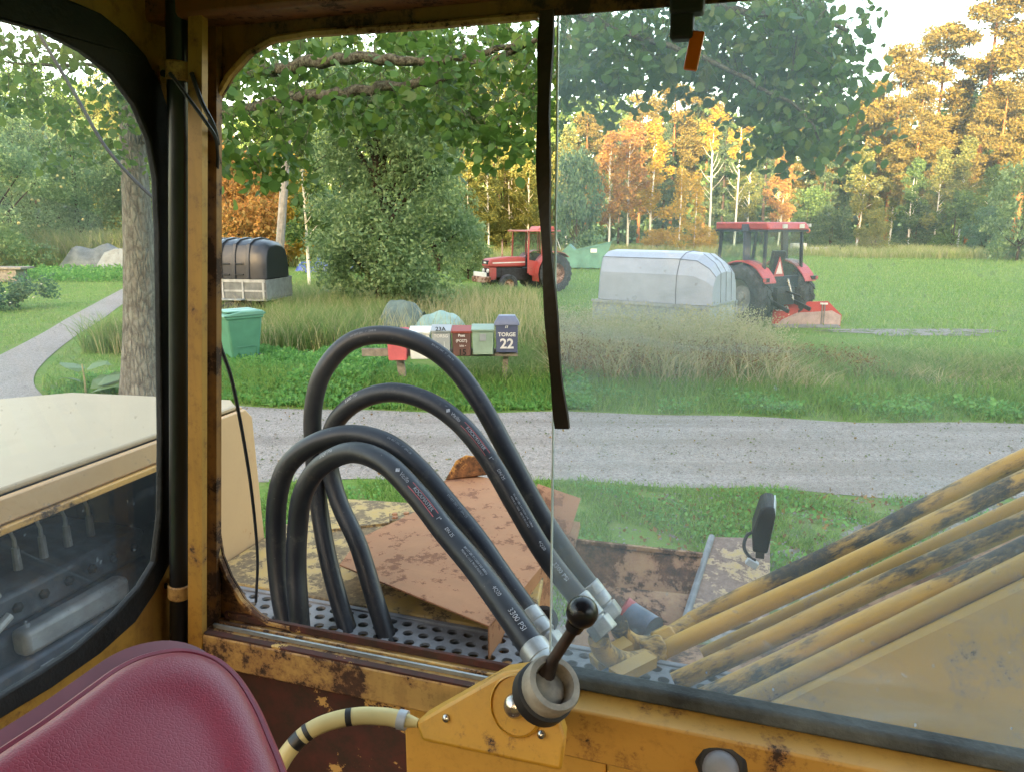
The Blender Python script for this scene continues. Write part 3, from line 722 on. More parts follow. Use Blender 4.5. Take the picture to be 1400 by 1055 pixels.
MB().tube([bt0, bt1], .016, 12).build('boom_edge', 'boom_yellow', bm_)
MB().bar(ld(812, 905, 1.35), ld(860, 880, 1.38), .03, .02).bar(ld(840, 925, 1.25), ld(890, 900, 1.3), .028, .02).build('pipe_bracket', 'boom_yellow', EX)
# grimy floor of the boom foot, below the pipes
MB().prism([ld(760, 905, 1.62), ld(960, 880, 1.75), ld(1200, 880, 1.75), ld(1300, 1080, 1.2), ld(760, 960, 1.3)], (0, 0, -.02)).build('boom_foot', 'trough_rust', EX)
MB().tube([ld(862, 842, 1.75), ld(893, 862, 1.7)], .035, 14).build('filter_can', 'engine_blue', EX)
MB().tube([ld(850, 832, 1.76), ld(861, 840, 1.755)], .034, 14).build('filter_cap', 'print_red', EX)

# ---- hoses
hoses = {
 'A': [(480,872,1.50),(466,830,1.53),(448,760,1.56),(436,690,1.58),(429,620,1.57),(428,560,1.55),(441,510,1.53),(475,470,1.52),(520,458,1.51),(570,468,1.50),(615,497,1.49),(655,548,1.47),(695,620,1.45),(735,695,1.43),(775,757,1.41),(806,800,1.40)],
 'B': [(530,874,1.48),(513,820,1.50),(490,745,1.53),(465,690,1.56),(452,645,1.57),(449,610,1.55),(460,575,1.52),(490,548,1.49),(535,536,1.46),(585,548,1.43),(630,580,1.40),(670,630,1.37),(705,690,1.34),(745,757,1.31),(792,818,1.28)],
 'C': [(396,866,1.40),(387,830,1.41),(380,780,1.42),(377,725,1.42),(380,675,1.41),(394,635,1.40),(430,606,1.38),(480,594,1.36),(530,606,1.33),(572,640,1.30),(612,688,1.27),(650,735,1.24),(688,790,1.21),(722,838,1.18)],
 'D': [(411,868,1.37),(408,830,1.37),(405,775,1.38),(407,720,1.38),(414,675,1.36),(437,638,1.34),(480,618,1.30),(525,632,1.25),(568,674,1.20),(608,725,1.15),(650,775,1.09),(692,832,1.02),(730,886,.97)],
}
HP = {}
for k, pts in hoses.items():
    path = catmull([ld(*q) for q in pts], 7); HP[k] = path
    path = [path[0]+(path[0]-path[1]).normalized()*.12] + path
    h = MB().tube(path, .0188, 22).build('hydraulic_hose', 'hose_rubber', EX, angle=60)
    HP[k+'o'] = h
    # zinc ferrule on the right-hand end
    P, T, N = frames(path); e, t = P[-1], T[-1]
    MB().lathe([(.0192, -.004), (.0208, -.002), (.0212, .018), (.0205, .019), (.0212, .020), (.0212, .040), (.018, .043), (.018, .048)], e, t, 22).build('ferrule', 'ferrule_zinc', h)
    MB().lathe([(.0001, .046), (.0235, .046), (.0245, .048), (.0245, .070), (.0235, .072), (.0001, .072)], e, t, 6).build('hex_nut', 'ferrule_zinc', h, bevel=.0015)
def hose_print(k, s0, txt, size, mat='print_white', dv=0.0, back=None, bold=.0):
    path = HP[k]; P = [Vector(p) for p in path]
    cum = [0]
    for i in range(len(P)-1): cum.append(cum[-1]+(P[i+1]-P[i]).length)
    # s0 in (0..1) of whole length
    S0 = s0*cum[-1]
    def pt(s):
        s = max(0, min(cum[-1]-1e-4, s)); i = max(j for j in range(len(cum)) if cum[j] <= s); i = min(i, len(P)-2)
        f = (s-cum[i])/(cum[i+1]-cum[i]); p = P[i].lerp(P[i+1], f); t = (P[i+1]-P[i]).normalized()
        n = (KL-p); n = (n-t*n.dot(t)).normalized(); return p, t, n, n.cross(t)
    def fn(x, y, r=.0191):
        p, t, n, b = pt(S0+x); an = (y+dv)/.0188
        return p + (n*math.cos(an)+b*math.sin(an))*r
    mb = text_mb(txt, size, fn, 'CENTER', bold)
    if back:
        L, H = back; q = MB()
        for i in range(8):
            x0, x1 = -L/2+L*i/8, -L/2+L*(i+1)/8
            q.add([fn(x0, -H, .01895), fn(x1, -H, .01895), fn(x1, H, .01895), fn(x0, H, .01895)], [(0, 1, 2, 3)])
        q.build('red_band', 'print_red', HP[k+'o'])
    return mb.build('print', mat, HP[k+'o'])
for k, s_, dv_ in (('D', 0.0, .004), ('B', 0.0, .004)):
    base = .60 if k == 'D' else .665
    st = .052 if k == 'D' else .042
    hose_print(k, base, '\u25c6 Vitillo', .010, dv=dv_)
    hose_print(k, base+st*1.25, 'ROCKMASTER', .0085, dv=dv_, back=(.075, .0055))
    hose_print(k, base+st*2.2, '1"', .010, dv=dv_)
    hose_print(k, base+st*2.9, 'DN 25', .008, dv=dv_)
    hose_print(k, base+st*4.4, 'EN 857 2SC EXCEEDS SAE 100R16', .0046, dv=dv_+.003)
    hose_print(k, base+st*4.4, 'MSHA IC-152/2  MADE IN ITALY', .0046, dv=dv_-.003)
    hose_print(k, base+st*5.8, '4Q20', .008, dv=dv_)
    hose_print(k, base+st*6.9, '3300 PSI', .011, dv=dv_)
for k, s_ in (('A', .50), ('A', .62), ('C', .62), ('C', .78)):
    hose_print(k, s_, 'EN 857 2SC  1"  DN 25', .0055, 'dome_grey', .010)
for k, s_ in (('B', .47), ('D', .40)): hose_print(k, s_, '3300 PSI', .009, dv=.014)

# ---- engine hood and engine on the far side of the left window
ZH, AH = 2.256, -.445
BH = on_z(340, 552, ZH).y
h1, h2 = on_z(100, 540, ZH), on_z(0, 549, ZH)
h3 = Vector((-1.9, h2.y-.32, 0))
top = [(AH, -.9), (AH, BH-.05), (AH-.05, BH-.002), (h1.x, h1.y), (h2.x, h2.y), (h3.x, h3.y), (-1.9, -.9)]
hd = MB().prism([(a_, b_, ZH-.004) for a_, b_ in top], (0, 0, .012)).build('engine_hood', 'hood_top', EX, bevel=.004)
def hp(b, z): return Vector((AH+.001, b, z))
bl = .40
sidep = [hp(-.9, ZH-.05), hp(bl, ZH-.05), hp(bl, 1.845), hp(.70, 1.856), hp(BH-.006, ZH-.03), hp(BH-.03, ZH-.004), hp(-.9, ZH-.004)]
MB().prism(sidep, (.012, 0, 0)).build('hood_side', 'hood_side', hd, bevel=.004)
MB().span((AH-.002, -.9, ZH-.066), (AH+.018, bl-.01, ZH-.052)).build('hood_lip', 'hood_lip', hd, bevel=.003)
MB().bar(hp(.40, 1.84), hp(.712, 1.85), .02, .016).build('hood_seal', 'rubber_black', hd)
def curtain(off, z0, z1, nm, mat):
    q_ = [(AH-.012, BH-.012-off), (h1.x, h1.y-.012-off), (h2.x, h2.y-.012-off), (-1.885, h3.y-.012-off)]; m_ = MB()
    for k in range(3): m_.prism([(*q_[k], z0), (*q_[k+1], z0), (*q_[k+1], z1), (*q_[k], z1)], (0, -.008, 0))
    return m_.build(nm, mat, hd)
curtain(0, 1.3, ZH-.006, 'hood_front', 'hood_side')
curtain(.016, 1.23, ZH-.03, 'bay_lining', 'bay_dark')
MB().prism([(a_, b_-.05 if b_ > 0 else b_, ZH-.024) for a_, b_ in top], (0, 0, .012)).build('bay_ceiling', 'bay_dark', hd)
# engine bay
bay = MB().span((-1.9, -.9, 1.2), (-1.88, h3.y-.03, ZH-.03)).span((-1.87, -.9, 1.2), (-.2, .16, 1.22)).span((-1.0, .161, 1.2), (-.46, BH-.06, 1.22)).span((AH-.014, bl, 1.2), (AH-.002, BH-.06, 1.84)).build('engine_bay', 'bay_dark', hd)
ea = -.62
en = MB().span((ea-.42, -.25, 1.40), (ea, .60, 1.90)).build('engine_block', 'engine_blue', EX, bevel=.015)
MB().span((ea-.30, .10, 1.901), (ea-.02, .52, 1.975)).build('rocker_cover', 'engine_blue', en, bevel=.012)
MB().span((ea+.001, .14, 1.86), (ea+.045, .40, 1.915)).build('manifold', 'engine_light', en, bevel=.012)
MB().span((ea+.001, .06, 1.62), (ea+.035, .48, 1.85)).build('side_cover', 'engine_blue', en, bevel=.010)
MB().span((ea+.036, .28, 1.78), (ea+.055, .40, 1.825)).build('filter_housing', 'engine_light', en, bevel=.008)
for i in range(6):
    b_ = .13+.062*i; z_ = 1.976
    MB().cyl((ea-.10, b_, z_), (ea-.10, b_, z_+.050), .009, .0075, 10).cyl((ea-.10, b_, z_+.050), (ea-.10, b_, z_+.072), .005, .004, 8).build('injector', 'engine_light', en)
    MB().tube(catmull([(ea-.10, b_, z_+.07), (ea-.11, b_-.012, z_+.115), (ea-.13, b_-.045, z_+.135), (ea-.15, b_-.08, z_+.09)], 5), .004, 6).build('fuel_line', 'engine_light', en)
for i in range(7):
    MB().lathe([(.011, 0), (.011, .008), (.006, .012), (.0001, .013)], (ea-.022, .12+.06*i, 1.94), (1, 0, .1), 6).build('head_bolt', 'engine_dark', en)
MB().span((ea+.040, .165, 1.66), (ea+.047, .195, 1.83)).build('bracket', 'engine_light', en)
MB().tube(catmull([(ea+.05, -.10, 1.88), (ea+.05, .02, 1.925), (ea+.04, .12, 1.965)], 5), .009, 8).build('coolant_pipe', 'engine_light', en)
MB().cyl((ea-.02, .55, 1.93), (ea+.06, .55, 1.93), .05, .05, 14).build('alternator', 'engine_blue', en)
MB().tube(catmull([(ea, -.05, 2.03), (ea+.03, .04, 2.06), (ea+.02, .10, 2.05), (ea+.02, .12, 2.0)], 6), .005, 6).build('loose_wire', 'engine_light', en)
MB().box((ea+.02, .50, 1.79), (.03, .05, .04), Matrix.Rotation(.4, 3, 'X')).build('sensor_plug', 'engine_light', en, bevel=.004)
# lower hull of the machine, standing on the ground
MB().span((-1.88, -1.6, .55), (1.6, .44, 1.2)).span((-.43, .46, .55), (.25, .9, 1.78)).build('hull', 'deck_yellow', EX, bevel=.02)
for a_ in (-1.75, 1.45):
    tp = []
    for k in range(17):
        t = math.pi/2+math.pi*k/16; tp.append((a_, -1.45+.28*math.cos(t), .28+.28*math.sin(t)))
    for k in range(17):
        t = -math.pi/2+math.pi*k/16; tp.append((a_, .35+.28*math.cos(t), .28+.28*math.sin(t)))
    MB().prism([(x-.2, y, z) for x, y, z in tp], (.4, 0, 0)).build('track', 'engine_dark', EX, bevel=.01)
# ------------------------------------------------------------------ ground, road, driveway
def hground(x, y):
    return 0.10*np.sin(x*.07+1.3)*np.sin(y*.05) * np.clip((y-24)/20, 0, 1)
def sheet(name, xs, ys, fn, mat):
    X, Y = np.meshgrid(xs, ys); Z = fn(X, Y); nx, ny = len(xs), len(ys)
    V_ = np.stack([X.ravel(), Y.ravel(), Z.ravel()], 1)
    i = np.arange(nx*ny).reshape(ny, nx)
    F_ = np.stack([i[:-1, :-1].ravel(), i[:-1, 1:].ravel(), i[1:, 1:].ravel(), i[1:, :-1].ravel()], 1)
    return arr_mesh(name, V_, F_, mat)
gr = sheet('ground', np.concatenate([[-2500, -600, -200], np.arange(-100, 101, 4), [200, 600, 2500]]), np.concatenate([[-2500, -600, -150], np.arange(-60, 121, 4), [200, 600, 2500]]), hground, 'ground_grass')
tag(gr, 'green meadow ground around the gravel road', None, None, 'structure')
# road across the view: far edge and near edge
def road_far(x): return 10.40 - .085*x + .10*math.sin(x*.9) + .06*math.sin(x*2.3)
def road_near(x): return 7.42 - .075*x + .10*math.sin(x*.8+1) + .07*math.sin(x*2.9)
xs_ = [x*.4 for x in range(-160, 161)]
V_ = []; F_ = []
for i, x in enumerate(xs_):
    n0, n1 = road_near(x), road_far(x)
    for k in range(6):
        t = k/5; V_.append((x, n0+(n1-n0)*t, .006+.03*math.sin(math.pi*t)))
for i in range(len(xs_)-1):
    for k in range(5): F_.append((i*6+k, (i+1)*6+k, (i+1)*6+k+1, i*6+k+1))
tag(arr_mesh('road', np.array(V_), np.array(F_), 'gravel'), 'pale grey gravel road crossing in front of the machine', None, None, 'structure')
# gravelly patch under the machine and its stony margin by the road
mg = [(-6, 3.0), (6.5, 3.0), (6.5, 6.9), (5, 6.9), (4.0, 6.75), (3.1, 6.3), (2.6, 5.9), (1.9, 5.7), (1.2, 5.45), (.3, 5.2), (-2, 5.0), (-6, 5.0)]
mb = MB(); mb.add([(x, y, .004) for x, y in mg], [tuple(range(len(mg)))]); tag(mb.build('gravel_yard', 'gravel_edge'), 'stony gravel patch under the excavator', None, None, 'structure')
dl = [(-5, 460), (45, 462), (100, 431), (150, 402), (190, 382)]
drv_l = [gnd(-200, 590), gnd(-130, 545), gnd(-60, 512), gnd(0, 486), gnd(60, 455), gnd(110, 426), gnd(192, 384), gnd(235, 372)]
drv_r = [gnd(110, 590), gnd(62, 545), gnd(46, 521), gnd(60, 496), gnd(98, 464), gnd(138, 438), gnd(192, 402), gnd(250, 383)]
drv_l = catmull(drv_l, 5); drv_r = catmull(drv_r, 5)
V_ = []; F_ = []; n = len(drv_l)
for p, q in zip(drv_l, drv_r):
    for k in range(5): r_ = p.lerp(q, k/4); V_.append((r_.x, r_.y, .012+.02*math.sin(math.pi*k/4)))
for i in range(n-1):
    for k in range(4): F_.append((i*5+k, (i+1)*5+k, (i+1)*5+k+1, i*5+k+1))
tag(arr_mesh('driveway', np.array(V_), np.array(F_), 'gravel_drive'), 'grey gravel driveway curving away past the big tree trunk', None, None, 'structure')
pp_ = gnd(1255, 455); mb = MB(); pts = [(pp_.x+1.9*math.cos(t)*(1+.3*math.sin(3*t)+.15*math.sin(7*t)), pp_.y+.8*math.sin(t)*(1+.3*math.cos(2*t)), .014+float(hground(np.array(pp_.x), np.array(pp_.y)))) for t in [2*math.pi*k/24 for k in range(24)]]
mb.add(pts, [tuple(range(24))]); tag(mb.build('path', 'gravel_edge'), 'bare gravel patch in the field beyond the red blade', None, None, 'structure')

pr_ = np.random.default_rng(77); N_ = 5200
PX = pr_.uniform(-8, 9, N_); PT = pr_.random(N_); ROADY = np.array([road_near(x) for x in PX])+PT*np.array([road_far(x)-road_near(x) for x in PX])
PX = np.concatenate([PX, pr_.uniform(.8, 6, 2600)]); ROADY = np.concatenate([ROADY, pr_.uniform(5.2, 7.1, 2600)])
sz_ = .006+.016*pr_.random(len(PX))**3; tet = np.array([(1, 0, 0), (-.5, .8, 0), (-.5, -.8, 0), (.1, .05, .9)])
V_ = np.stack([PX, ROADY, np.full(len(PX), .02)+.022*np.where(np.arange(len(PX)) < N_, np.sin(np.pi*np.concatenate([PT, np.zeros(2600)])), 0)], 1)[:, None, :]+tet[None]*sz_[:, None, None]*pr_.uniform(.7, 1.4, (len(PX), 4, 1))
i_ = np.arange(len(PX))[:, None]*4
F_ = np.concatenate([i_+np.array([[0, 1, 3]]), i_+np.array([[1, 2, 3]]), i_+np.array([[2, 0, 3]])], 0)
tag(arr_mesh('pebbles', V_.reshape(-1, 3), F_, 'gravel_edge'), 'loose pebbles scattered on the gravel road', 'pebbles', None, 'stuff')

# ------------------------------------------------------------------ letter boxes
YM = 11.9
def gX(px, Y=YM, z=1.0): return gx(px, Y, z)
def zat(py, Y): return at(700, py, Y).z
rail = thing('mailbox_stand', 'weathered timber rail on two posts carrying the letter boxes', 'stand', (gX(600), YM+.2, 0))
def rel(px, y, z): return Vector((gX(px)-gX(600), y, z))
z0, z1 = zat(487, YM+.2), zat(478, YM+.2)
MB().span(rel(490, -.02, z0), rel(706, .02, z1+.02)).build('rail', 'timber', rail, bevel=.004)
MB().span(rel(677, -.24, zat(485, YM)-.02), rel(708, .04, zat(482, YM)-.004)).build('shelf', 'timber', rail, bevel=.004)
MB().bar(rel(547, .06, -.1), rel(541, .06, z1), .13, .06, (0, 1, 0)).build('post', 'timber', rail, bevel=.004)
MB().bar(rel(687, .0, -.1), rel(692, .0, zat(484, YM)), .09, .07, (0, 1, 0)).build('post', 'timber', rail, bevel=.004)
def letterbox(x0, x1, yt, yb, body, lid, label, dep=.22, hip=False, taper=.0):
    w_ = (x1-x0)*YM*1.03/F; zt, zb = zat(yt, YM-.1), zat(yb, YM-.1); h = zt-zb
    t = thing('mailbox', label, 'mailbox', (gX((x0+x1)/2), YM, zb), 0, 'letter boxes on the roadside rail')
    lidh = h*.17
    b = MB().prism([(-w_*.44+taper, -dep/2, 0), (w_*.44-taper, -dep/2, 0), (w_*.46, -dep/2-.01, h-lidh), (-w_*.46, -dep/2-.01, h-lidh)], (0, dep, 0)).build('body', body, t, bevel=.012)
    if hip:
        mb = MB(); o = .0
        mb.add([(-w_*.52, -dep*.62, h-lidh*1.2), (w_*.52, -dep*.62, h-lidh*1.2), (w_*.52, dep*.6, h-lidh*1.2), (-w_*.52, dep*.6, h-lidh*1.2), (-w_*.34, -dep*.3, h), (w_*.34, -dep*.3, h), (w_*.34, dep*.3, h), (-w_*.34, dep*.3, h),
                (-w_*.52, -dep*.62, h-lidh*1.45), (w_*.52, -dep*.62, h-lidh*1.45), (w_*.52, dep*.6, h-lidh*1.45), (-w_*.52, dep*.6, h-lidh*1.45)],
               [(4,5,6,7), (0,1,5,4), (1,2,6,5), (2,3,7,6), (3,0,4,7), (8,9,1,0), (9,10,2,1), (10,11,3,2), (11,8,0,3), (8,11,10,9)])
        mb.build('lid', lid, t, bevel=.004)
    else:
        MB().prism([(-w_*.5, -dep*.62, h-lidh*1.25), (-w_*.5, -dep*.66, h-lidh*.8), (-w_*.5, dep*.5, h), (-w_*.5, dep*.55, h-lidh*1.2)], (w_, 0, 0)).build('lid', lid, t, bevel=.006)
    return t, w_, h, dep
def write(t, txt, size, x, z, y, mat, bold=.004, sx=1.0):
    text_mb(txt, size, lambda a, b: (x+a*sx, y, z+b), 'CENTER', bold).build('lettering', mat, t)
t, w_, h, dp = letterbox(529, 558, 450, 493, 'box_red', 'box_red', 'red letter box at the end of the rail, below the outer hose', taper=.01)
t, w_, h, dp = letterbox(560, 589, 448, 491, 'box_white', 'box_white', 'white letter box between the red one and the grey 23A one')
t, w_, h, dp = letterbox(590, 617, 446, 488, 'box_grey', 'box_grey', 'grey letter box with 23A on its lid')
write(t, '23A', .085, 0, h*.915, -dp*.64-.004, 'print_black', .002, 1.15); write(t, 'TORSG', .07, 0, h*.68, -dp/2-.016, 'letter_white', .001)
MB().tube([(-.05, -dp/2-.012, h*.5), (-.06, -dp/2-.012, h*.3), (0, -dp/2-.012, h*.2), (.06, -dp/2-.012, h*.3), (.05, -dp/2-.012, h*.5)], .004, 5).build('emblem', 'box_white', t)
t, w_, h, dp = letterbox(618, 645, 447, 487, 'box_brown', 'box_lidred', 'dark brown letter box with reddish lid and number 15')
write(t, '15', .13, .01, h*.13, -dp/2-.018, 'print_black', .003); write(t, 'Post', .06, 0, h*.71, -dp/2-.018, 'letter_white', .002); write(t, '(POST)', .06, 0, h*.53, -dp/2-.018, 'letter_white', .001); write(t, 'bbb \u2022', .05, .02, h*.36, -dp/2-.018, 'letter_white', .000)
t, w_, h, dp = letterbox(645, 676, 445, 485, 'box_green', 'box_green', 'pale green letter box beside the tall blue number 22 box')
MB().prism([(-.05, -dp/2-.022, h*.48), (.05, -dp/2-.022, h*.48), (.05, -dp/2-.022, h*.72), (-.05, -dp/2-.022, h*.72)], (0, .012, 0)).build('latch_plate', 'box_grey', t, bevel=.003)
t, w_, h, dp = letterbox(677, 709, 432, 482, 'box_blue', 'box_bluelid', 'tall slate blue letter box with a white 22 and hipped lid', .26, True)
write(t, '22', .22, .0, h*.24, -dp/2-.02, 'letter_white', .006); write(t, 'TORGE', .085, 0, h*.50, -dp/2-.02, 'letter_white', .003); write(t, '..', .07, 0, h*.585, -dp/2-.02, 'letter_white', .002); write(t, '//', .09, 0, h*.73, -dp/2-.02, 'letter_white', .003)

# ------------------------------------------------------------------ wheelie bin
bp = gnd(336, 502)
bn = thing('wheelie_bin', 'green plastic wheelie bin standing in the weeds by the road', 'bin', (bp.x-.18, bp.y+.35, 0), math.radians(-48))
mb = MB(); mb.add([(-.22,-.26,.04),(.22,-.26,.04),(.22,.24,.04),(-.22,.24,.04),(-.29,-.36,.93),(.29,-.36,.93),(.29,.34,.93),(-.29,.34,.93)], [(3,2,1,0),(4,5,6,7),(0,1,5,4),(1,2,6,5),(2,3,7,6),(3,0,4,7)])
mb.build('body', 'bin_green', bn, bevel=.035)
MB().span((-.305,-.375,.90),(.305,.355,.945)).build('rim', 'bin_green', bn, bevel=.012)
lid = MB().prism([(-.315,-.42,.945),(-.315,-.40,.985),(-.315,-.05,1.045),(-.315,.36,1.035),(-.315,.38,.945)], (.63,0,0)).build('lid', 'bin_lid', bn, bevel=.02)
MB().span((-.26,-.33,1.02),(-.02,.30,1.05)).build('lid_panel', 'bin_lid', lid, bevel=.012); MB().span((.02,-.33,1.02),(.26,.30,1.05)).build('lid_panel', 'bin_lid', lid, bevel=.012)
MB().tube([(-.27,.40,.98),(.27,.40,.98)], .018, 10).build('handle', 'bin_green', bn)
for s_ in (-1, 1): MB().cyl((s_*.20,.27,.10),(s_*.27,.27,.10),.10,.10,18).build('wheel', 'tyre', bn)
MB().prism([(-.20,-.366,.70),(.0,-.366,.70),(.0,-.375,.86),(-.20,-.375,.86)], (0,.004,0)).build('sticker', 'sticker', bn)
MB().prism([(-.16,-.3745,.735),(-.04,-.3745,.735),(-.04,-.380,.825),(-.16,-.380,.825)], (0,.003,0)).build('sticker_print', 'sticker_mark', bn)
MB().tube([(.235,-.24,.36),(.262,-.05,.37),(.262,.12,.37),(.248,.2,.35),(.24,.2,.2)], .006, 6).build('side_rib', 'bin_green', bn)

# ------------------------------------------------------------------ trailer with ribbed black lid
YT = 20.0
tl = thing('covered_trailer', 'galvanised trailer with a ribbed black plastic lid behind the green bin', 'trailer', (gx(300, YT, .6), YT, 0), math.radians(-10))
tl.scale = (1, 1, 1.2)
zb0, zb1 = .62, 1.02; L0, L1, W_ = -1.15, 1.75, .72
MB().span((L0, -W_, zb0-.04), (L1, W_, zb0)).build('floor', 'galv_dull', tl)
for s_ in (-1, 1):
    sd_ = MB().span((L0, s_*W_-.015, zb0+.003), (L1, s_*W_+.015, zb1)).build('side_board', 'galv_dark', tl)
    for k in range(6):
        a = L0+.05+(L1-L0-.1)*k/5; MB().span((a-.025, s_*(W_+.016), zb0-.02), (a+.025, s_*(W_+.045), zb1+.01)).build('stake', 'galvanised', sd_)
    MB().span((L0, s_*(W_+.016), zb1-.05), (L1, s_*(W_+.034), zb1+.012)).build('top_rail', 'galvanised', sd_)
    MB().span((L0, s_*(W_+.016), zb0+.15), (L1, s_*(W_+.030), zb0+.19)).build('mid_rail', 'galvanised', sd_)
for a in (L0, L1): MB().span((a-.014, -W_+.016, zb0+.003), (a+.014, W_-.016, zb1)).build('end_board', 'galvanised', tl)
def lid_prof(sc_=1.0, off=0.0):
    return [(-W_*1.0-off, 1.04), (-W_*.98-off, 1.30), (-W_*.92-off, 1.56), (-W_*.78-off, 1.74+off), (-W_*.5, 1.83+off), (0, 1.86+off), (W_*.5, 1.83+off), (W_*.78+off, 1.74+off), (W_*.92+off, 1.56), (W_*.98+off, 1.30), (W_+off, 1.04)]
mb = MB(); pr = lid_prof(); st = [(L0, .90), (L0+.12, 1.0), (L1-.40, 1.0), (L1-.12, .94), (L1, .84)]
vs_ = []; fs_ = []; m = len(pr)
for x, s_ in st:
    for y, z in pr: vs_.append((x, y*s_, 1.04+(z-1.04)*s_))
for i in range(len(st)-1):
    for k in range(m-1): fs_.append((i*m+k, i*m+k+1, (i+1)*m+k+1, (i+1)*m+k))
fs_ += [tuple(range(m)), tuple((len(st)-1)*m+k for k in range(m))[::-1]]
ld_ = mb.add(vs_, fs_).build('lid', 'lid_black', tl, bevel=.02)
for k in range(7):
    x = L0+.16+(L1-L0-.62)*k/6
    q = MB(); po = lid_prof(1, .035)
    q.prism([(x-.035, y, z) for y, z in po], (.09, 0, 0)); q.build('lid_rib', 'lid_black', ld_, bevel=.012)
for k in range(6):
    x = L0+.29+(L1-L0-.62)*k/6
    for zz in (1.12, 1.34): MB().span((x-.10, -W_*1.0-.012-(.02 if zz < 1.2 else 0.0), zz), (x+.13, -W_*.9, zz+.025)).build('lid_step', 'lid_black', ld_)
for s_ in (-1, 1):
    for x in (.15, .85):
        MB().lathe([(.12, -.07), (.26, -.08), (.29, -.05), (.29, .05), (.26, .08), (.12, .07)], (x, s_*(W_+.16), .29), (0, 1, 0), 20).build('wheel', 'tyre', tl)
    MB().span((-.2, s_*(W_+.05), .60), (1.2, s_*(W_+.28), .625)).build('mudguard', 'galv_dull', tl, bevel=.01)

# ------------------------------------------------------------------ trailer with silver cover
YS = 16.4
sv = thing('silver_trailer', 'low trailer under a big pale silver-blue cover in tall dry grass', 'trailer', (gx(914, YS, .6), YS+.45, 0), math.radians(-36))
Ls, Ws = 1.34, .82
zl = .95
MB().span((-Ls-.06, -Ws-.02, .48), (Ls+.02, Ws+.02, .53)).build('floor', 'galv_dull', sv)
for s_ in (-1, 1):
    sb = MB().span((-Ls-.06, s_*Ws-.02, .535), (Ls+.02, s_*Ws+.02, zl)).build('side_board', 'galv_dull', sv, bevel=.006)
    MB().span((-Ls-.08, s_*(Ws+.02), zl-.05), (Ls+.02, s_*(Ws+.045), zl+.01)).build('top_rail', 'galvanised', sb)
    MB().lathe([(.12, -.08), (.27, -.09), (.31, -.06), (.31, .06), (.27, .09), (.12, .08)], (.1, s_*(Ws+.14), .31), (0, 1, 0), 22).build('wheel', 'tyre', sv)
for s_ in (-1, 1): MB().span((s_*Ls-.05, -Ws+.022, .535), (s_*Ls-.01, Ws-.022, zl)).build('end_board', 'galvanised', sv, bevel=.006)
sec = [(1.0, zl+.015), (1.0, zl+.30), (.97, 1.58), (.80, 1.90), (.45, 2.02), (0, 2.05)]
sec = sec + [(-a, z) for a, z in sec[-2::-1]]
st = [(-Ls*1.0, .80, .98), (-Ls*.94, .93, 1.0), (-Ls*.8, 1.0, 1.0), (Ls*.45, 1.0, 1.0), (Ls*.72, .96, .97), (Ls*.92, .90, .80), (Ls*1.02, .84, .62)]
mb = MB(); vs_ = []; fs_ = []; m = len(sec)
for x, sy, sz in st:
    for y, z in sec: vs_.append((x if z > 1.2 else x*1.015, y*Ws*sy*(1 if z < 1.2 else 1), zl+.015+(z-zl-.015)*sz))
for i in range(len(st)-1):
    for k in range(m-1): fs_.append((i*m+k, i*m+k+1, (i+1)*m+k+1, (i+1)*m+k))
fs_ += [tuple(range(m)), tuple((len(st)-1)*m+k for k in range(m))[::-1]]
cv = mb.add(vs_, fs_).build('cover', 'cover_silver', sv, bevel=.012, angle=18)
def cpt(i, k, o=.006):
    p = Vector(vs_[i*m+k]); n = Vector((0, p.y, (p.z-1.2))).normalized(); return p+n*o
for i in (3,): MB().tube([cpt(i, k) for k in range(m)], .008, 5).build('cover_seam', 'cover_seam', cv)
for k in (3, 7): MB().tube([cpt(i, k) for i in range(len(st))], .007, 5).build('cover_seam', 'cover_seam', cv)
for y_ in (-.35, .0, .35): MB().tube([(Ls*.73, y_, 2.02), (Ls*.93, y_*.95, 1.83), (Ls*1.03, y_*.9, 1.62), (Ls*1.05, y_*.9, 1.0)], .006, 5).build('cover_seam', 'cover_seam', cv)

# ------------------------------------------------------------------ tractors
def wheel(par, c, r, w_, rimr, rimmat, lugs, side=1, nm='wheel'):
    """axis along y; local frame of the tractor"""
    c = Vector(c)
    wh = MB().lathe([(rimr*.25, -.04), (rimr*.55, -.02), (rimr*.9, -w_*.30), (rimr, -w_*.40)], c, (0, side, 0), 28).lathe([(rimr*.0+.001, -.06), (rimr*.25, -.06), (rimr*.25, .06), (.001, .06)], c, (0, side, 0), 14).lathe([(rimr*.25, .02), (rimr*.6, .0), (rimr*.88, w_*.28), (rimr, w_*.42)], c, (0, side, 0), 28).build(nm, rimmat, par)
    ty = MB().lathe([(rimr*.96, -w_*.44), (rimr*1.1, -w_*.5), (r*.88, -w_*.5), (r*.965, -w_*.38), (r*.97, 0), (r*.965, w_*.38), (r*.88, w_*.5), (rimr*1.1, w_*.5), (rimr*.96, w_*.44)], c, (0, 1, 0), 40)
    for i in range(lugs):
        a0 = 2*math.pi*i/lugs
        for s_ in (-1, 1):
            a = a0 + (math.pi/lugs if s_ > 0 else 0); da = .9*math.pi/lugs*1.6
            pin, pout = [], []
            q = []
            for (t, y, rr) in ((0, 0.02, .955), (0, .02, 1.0), (1, .47, .985), (1, .5, .86)):
                an = a - da*t; q.append((rr*r, an, s_*y*w_))
            wv = .34*math.pi/lugs*1.3
            vs = []
            for rr, an, y in q:
                for e_ in (-wv, wv): vs.append(c+Vector((rr*math.sin(an+e_), y, rr*math.cos(an+e_))))
            ty.add(vs, [(0,2,3,1), (2,4,5,3), (4,6,7,5), (0,6,4,2), (1,3,5,7), (0,1,7,6)])
    ty.build('tyre', 'tyre', wh)
    return wh
